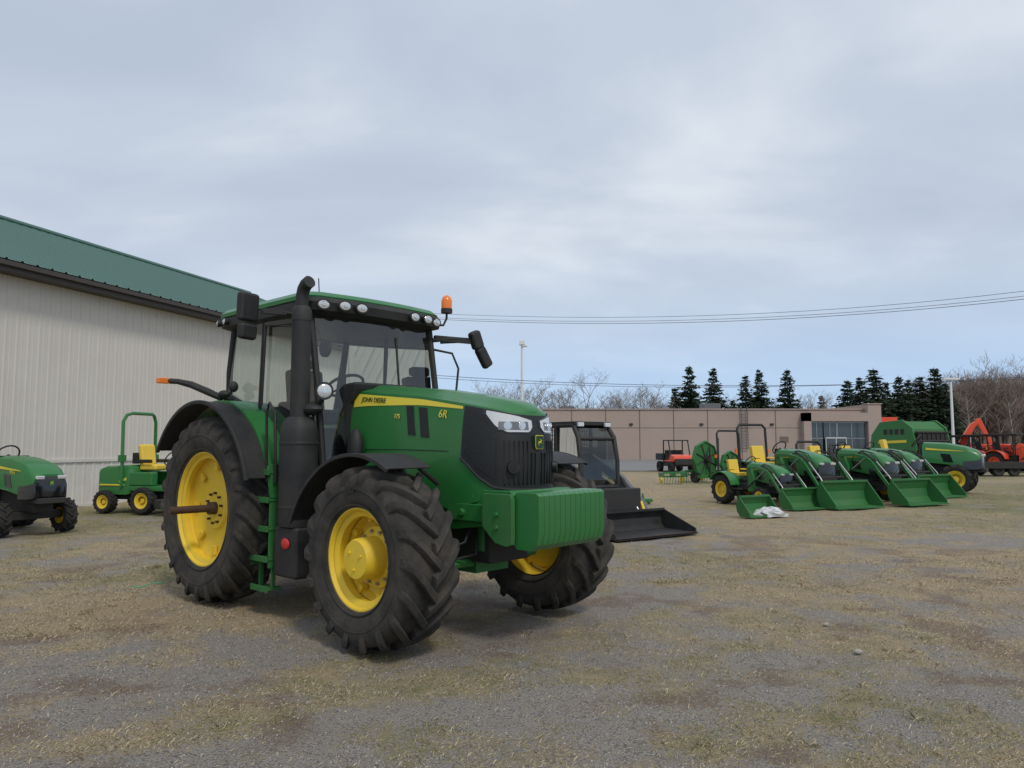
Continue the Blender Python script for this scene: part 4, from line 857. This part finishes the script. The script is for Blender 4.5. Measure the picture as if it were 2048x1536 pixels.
straw=ramp(noise(160,6,.75),[(.3,(.15,.11,.065)),(.48,(.34,.265,.165)),(.7,(.58,.48,.32))])
grn=ramp(noise(150,6,.75),[(.3,(.09,.090,.042)),(.5,(.21,.198,.10)),(.72,(.40,.35,.20))])
soilc=ramp(noise(90,6,.75),[(.3,(.085,.055,.040)),(.52,(.18,.125,.092)),(.75,(.32,.245,.185))])
gf=mrange(madd(sp.outputs[2],noise(3.,5)),.92,1.25)
grass=mix(gf,straw,grn)
f1=mrange(madd(sp.outputs[0],mrange(noise(22,5,.7),.3,.7,-.5,.5)),.25,.75)
c1=mix(f1,gravv,grass)
f2=mrange(madd(sp.outputs[1],mrange(noise(30,5,.7),.3,.7,-.5,.5)),.45,1.05,0,.75)
c2=mix(f2,c1,soilc); Lk(c2,b.inputs['Base Color'])
bp=N_('ShaderNodeBump'); bp.inputs['Strength'].default_value=.9; bp.inputs['Distance'].default_value=.012; Lk(madd(noise(120,6,.8),vor.outputs['Distance']),bp.inputs['Height']); Lk(bp.outputs[0],b.inputs['Normal'])
me.materials.append(gm); go=bpy.data.objects.new('ground',me); COL.objects.link(go); struct(go)
mb=MB(); mb.add([(-30,46,.03),(90,46,.03),(90,80.5,.03),(-30,80.5,.03)],[(0,1,2,3)]); struct(obj('parking_lot',mb,'asphalt',smooth=0))

def scatter(n,y0,y1,pw):
    y=y0+(y1-y0)*rs.rand(n)**pw; x=(rs.rand(n)*2-1)*(y*.72+.6); return x,y
def blades(n,y0,y1,pw,hmin,hmax,wd,thr):
    x,y=scatter(n,y0,y1,pw); v=veg(x,y)-.3*soil(x,y); dens=np.clip((fbm(x,y,6,41,3)-.34)*5,0,1); keep=rs.rand(n)<np.clip((v-thr)*1.8,0.12,1)*(.35+.65*dens); x=x[keep];y=y[keep];n=len(x)
    tuft=np.clip((fbm(x,y,5,61,2)-.72)*6,0,1)
    z=hgt(x,y)-.003; h=(hmin+(hmax-hmin)*rs.rand(n)**2)*(1+.6*tuft); az=rs.rand(n)*6.283; el=np.abs(rs.randn(n)*.30)+.05+.4*tuft; el=np.clip(el,0,1.3)
    dx=np.cos(az)*np.cos(el)*h; dy=np.sin(az)*np.cos(el)*h; dz=np.sin(el)*h; wx=-np.sin(az)*wd/2*(1+y/12); wy=np.cos(az)*wd/2*(1+y/12)
    v0=np.stack([x-wx,y-wy,z],-1); v1=np.stack([x+wx,y+wy,z],-1); v2=np.stack([x+dx*.55+wx*.7,y+dy*.55+wy*.7,z+dz*.75],-1); v3=np.stack([x+dx,y+dy,z+dz*.9+.001],-1)
    V=np.stack([v0,v1,v2,v3],1).reshape(-1,3); F_=np.arange(4*n).reshape(n,4)
    gg=np.clip((green(x,y)-.50)*3.2+(fbm(x,y,2.2,71,2)-.5)*1.2+ (rs.rand(n)-.5)*1.2,0,1)[:,None]; t=rs.rand(n)[:,None]**1.2
    dry=np.array([.22,.165,.10])*(1-t)+np.array([.62,.52,.35])*t; gr_=np.array([.10,.11,.04])*(1-t)+np.array([.27,.265,.12])*t
    C=dry*(1-gg)+gr_*gg; C=np.repeat(C,4,axis=0); return V,F_,C
parts=[blades(620000,3.5,11,1.2,.010,.042,.0030,.10),blades(220000,9,30,1.3,.015,.045,.005,.15)]
V=np.concatenate([p[0] for p in parts]); off=0; Fs=[]
for p in parts: Fs.append(p[1]+off); off+=len(p[0])
Fs=np.concatenate(Fs); C=np.concatenate([p[2] for p in parts])
def fastmesh(name,V,Fs,C,m,label,cat):
    me=bpy.data.meshes.new(name); n=len(V); k=Fs.shape[1]; me.vertices.add(n); me.vertices.foreach_set('co',V.astype(np.float32).ravel()); me.loops.add(Fs.size); me.loops.foreach_set('vertex_index',Fs.astype(np.int32).ravel())
    me.polygons.add(len(Fs)); me.polygons.foreach_set('loop_start',np.arange(0,Fs.size,k,dtype=np.int32)); me.update(calc_edges=True)
    a=me.color_attributes.new('tint','FLOAT_COLOR','POINT'); a.data.foreach_set('color',np.concatenate([C,np.ones((n,1))],1).astype(np.float32).ravel()); me.materials.append(m)
    o=bpy.data.objects.new(name,me); COL.objects.link(o); tag(o,label,cat); struct(o,'stuff'); return o
def tintmat(name,rough=.85):
    m=bpy.data.materials.new(name); m.use_nodes=True; a=m.node_tree.nodes.new('ShaderNodeAttribute'); a.attribute_name='tint'; bb=m.node_tree.nodes['Principled BSDF']; bb.inputs['Roughness'].default_value=rough; bb.inputs['Specular IOR Level'].default_value=.25
    m.node_tree.links.new(a.outputs['Color'],bb.inputs['Base Color']); return m
fastmesh('grass',V,Fs,C,tintmat('grass_blades'),'short dry and green grass blades scattered over the gravelly ground','grass')
n=90000; x,y=scatter(n,3.5,13,1.35); v=veg(x,y); keep=rs.rand(n)<np.clip(1.05-v*1.1,.06,1)*np.clip((fbm(x,y,3,51,3)-.3)*3,.1,1); x=x[keep];y=y[keep];n=len(x); s=(.0025+.006*rs.rand(n)**3)[:,None]
base=np.array([[1,0,0],[-.5,.87,0],[-.5,-.87,0],[.3,.5,.8],[-.6,0,.75],[.3,-.5,.8]])[None]; jit=1+.5*(rs.rand(n,6,3)-.5); a=rs.rand(n)*6.283; ca,sa=np.cos(a),np.sin(a)
q=base*jit*s[:,:,None]; Q=np.stack([q[...,0]*ca[:,None]-q[...,1]*sa[:,None],q[...,0]*sa[:,None]+q[...,1]*ca[:,None],q[...,2]],-1); Q[...,0]+=x[:,None]; Q[...,1]+=y[:,None]; Q[...,2]+=(hgt(x,y)-.001)[:,None]
tri=np.array([[3,4,5],[0,1,3],[1,4,3],[1,2,4],[2,5,4],[2,0,5],[0,3,5]]); Ft=(tri[None]+6*np.arange(n)[:,None,None]).reshape(-1,3)
t=rs.rand(n)[:,None]; C=np.array([.17,.15,.135])*(1-t)+np.array([.45,.42,.39])*t; fastmesh('gravel',Q.reshape(-1,3),Ft,np.repeat(C,6,axis=0),tintmat('gravel_stones'),'loose grey gravel scattered over the ground','gravel')
for u,v,rd,lb in((1716,1306,.035,'pale stone on the ground at the lower right'),(1652,1251,.03,'small pale stone behind the larger one at the lower right')):
    p=gnd(u,v); mb=MB(); mb.ell((p.x,p.y,.01),(rd,rd*.7,rd*.6),10,6); tag(obj('stone',mb,'stone'),lb,'stone')
p=gnd(280,1178); mb=MB(); mb.tube([(p.x-.13,p.y+.05,.02),(p.x-.1,p.y,.03),(p.x,p.y,.02),(p.x+.1,p.y+.1,.05),(p.x+.2,p.y+.16,.04)],.006,5); tag(obj('twine_scrap',mb,'twine'),'scrap of green twine on the grass left of the rear wheel','twine')

# ================================================================ WORLD, SUN, CAMERA
w=bpy.data.worlds.new('World'); sc.world=w; w.use_nodes=True; nt=w.node_tree; bg=nt.nodes['Background']; N_=nt.nodes.new; Lk=nt.links.new
SD=Vector((-.30,.62,-.80))
sky=N_('ShaderNodeTexSky'); sky.sky_type='NISHITA'; sky.sun_disc=False; sky.sun_elevation=R(49); sky.sun_rotation=math.atan2(.30,-.62); sky.air_density=1.; sky.dust_density=1.; sky.ozone_density=1.5
tc=N_('ShaderNodeTexCoord'); sx_=N_('ShaderNodeSeparateXYZ'); Lk(tc.outputs['Generated'],sx_.inputs[0])
def m2(op,a,b_):
    m_=N_('ShaderNodeMath'); m_.operation=op
    for k,q in enumerate((a,b_)):
        if isinstance(q,(int,float)): m_.inputs[k].default_value=q
        else: Lk(q,m_.inputs[k])
    return m_.outputs[0]
den=m2('ADD',m2('MAXIMUM',sx_.outputs[2],0.),.22); cx=m2('DIVIDE',sx_.outputs[0],den); cy=m2('DIVIDE',sx_.outputs[1],den)
cb=N_('ShaderNodeCombineXYZ'); Lk(cx,cb.inputs[0]); Lk(cy,cb.inputs[1]); cb.inputs[2].default_value=3.7
mp=N_('ShaderNodeMapping'); mp.inputs['Rotation'].default_value=(0,0,R(-55)); mp.inputs['Scale'].default_value=(.7,1.1,1); Lk(cb.outputs[0],mp.inputs[0])
def wn(s,d,ds,r_=.5):
    n=N_('ShaderNodeTexNoise'); n.inputs['Scale'].default_value=s; n.inputs['Detail'].default_value=d; n.inputs['Distortion'].default_value=ds; n.inputs['Roughness'].default_value=r_; Lk(mp.outputs[0],n.inputs['Vector']); return n.outputs[0]
n1=wn(1.5,6,.3,.5); n2=wn(.5,3,.2)
def rmp(src,stops):
    r_=N_('ShaderNodeValToRGB'); e=r_.color_ramp.elements
    while len(e)<len(stops): e.new(.5)
    for k,(p_,c_) in enumerate(stops): e[k].position=p_; e[k].color=(*c_,1)
    Lk(src,r_.inputs[0]); return r_.outputs[0]
cl=rmp(m2('ADD',m2('MULTIPLY',n1,.6),m2('MULTIPLY',n2,.4)),[(.40,(.50,.575,.70)),(.50,(.58,.65,.76)),(.60,(.76,.82,.89))])
hz=rmp(sx_.outputs[2],[(0,(.60,.76,.93)),(.035,(.50,.71,.96)),(.09,(.46,.67,.96)),(.2,(.54,.68,.88))])
mxh=N_('ShaderNodeMix'); mxh.data_type='RGBA'; mr=N_('ShaderNodeMapRange'); Lk(sx_.outputs[2],mr.inputs[0]); mr.inputs[1].default_value=.03; mr.inputs[2].default_value=.26; mr.inputs[3].default_value=.12; mr.inputs[4].default_value=1
Lk(mr.outputs[0],mxh.inputs[0]); Lk(hz,mxh.inputs[6]); Lk(cl,mxh.inputs[7])
sc10=N_('ShaderNodeVectorMath'); sc10.operation='SCALE'; sc10.inputs[3].default_value=10.; Lk(mxh.outputs[2],sc10.inputs[0])
mxs=N_('ShaderNodeMix'); mxs.data_type='RGBA'; mxs.inputs[0].default_value=.94; Lk(sky.outputs[0],mxs.inputs[6]); Lk(sc10.outputs[0],mxs.inputs[7]); Lk(mxs.outputs[2],bg.inputs[0]); bg.inputs[1].default_value=.1
sl=bpy.data.lights.new('sun','SUN'); sl.energy=1.5; sl.angle=R(10); sl.color=(1,.93,.83); so=bpy.data.objects.new('sun',sl); COL.objects.link(so)
so.rotation_euler=SD.to_track_quat('-Z','Y').to_euler()
cam=bpy.data.cameras.new('camera'); co=bpy.data.objects.new('camera',cam); COL.objects.link(co); cam.sensor_width=36; cam.lens=F/2048*36*ZOOM[0]; cam.shift_x=ZOOM[1]; cam.shift_y=ZOOM[2]; cam.clip_end=3000; cam.clip_start=.05
co.location=(0,0,H); co.rotation_euler=(R(90)+P,0,0); sc.camera=co
sc.view_settings.view_transform='Standard'; sc.view_settings.look='None'; sc.view_settings.exposure=0
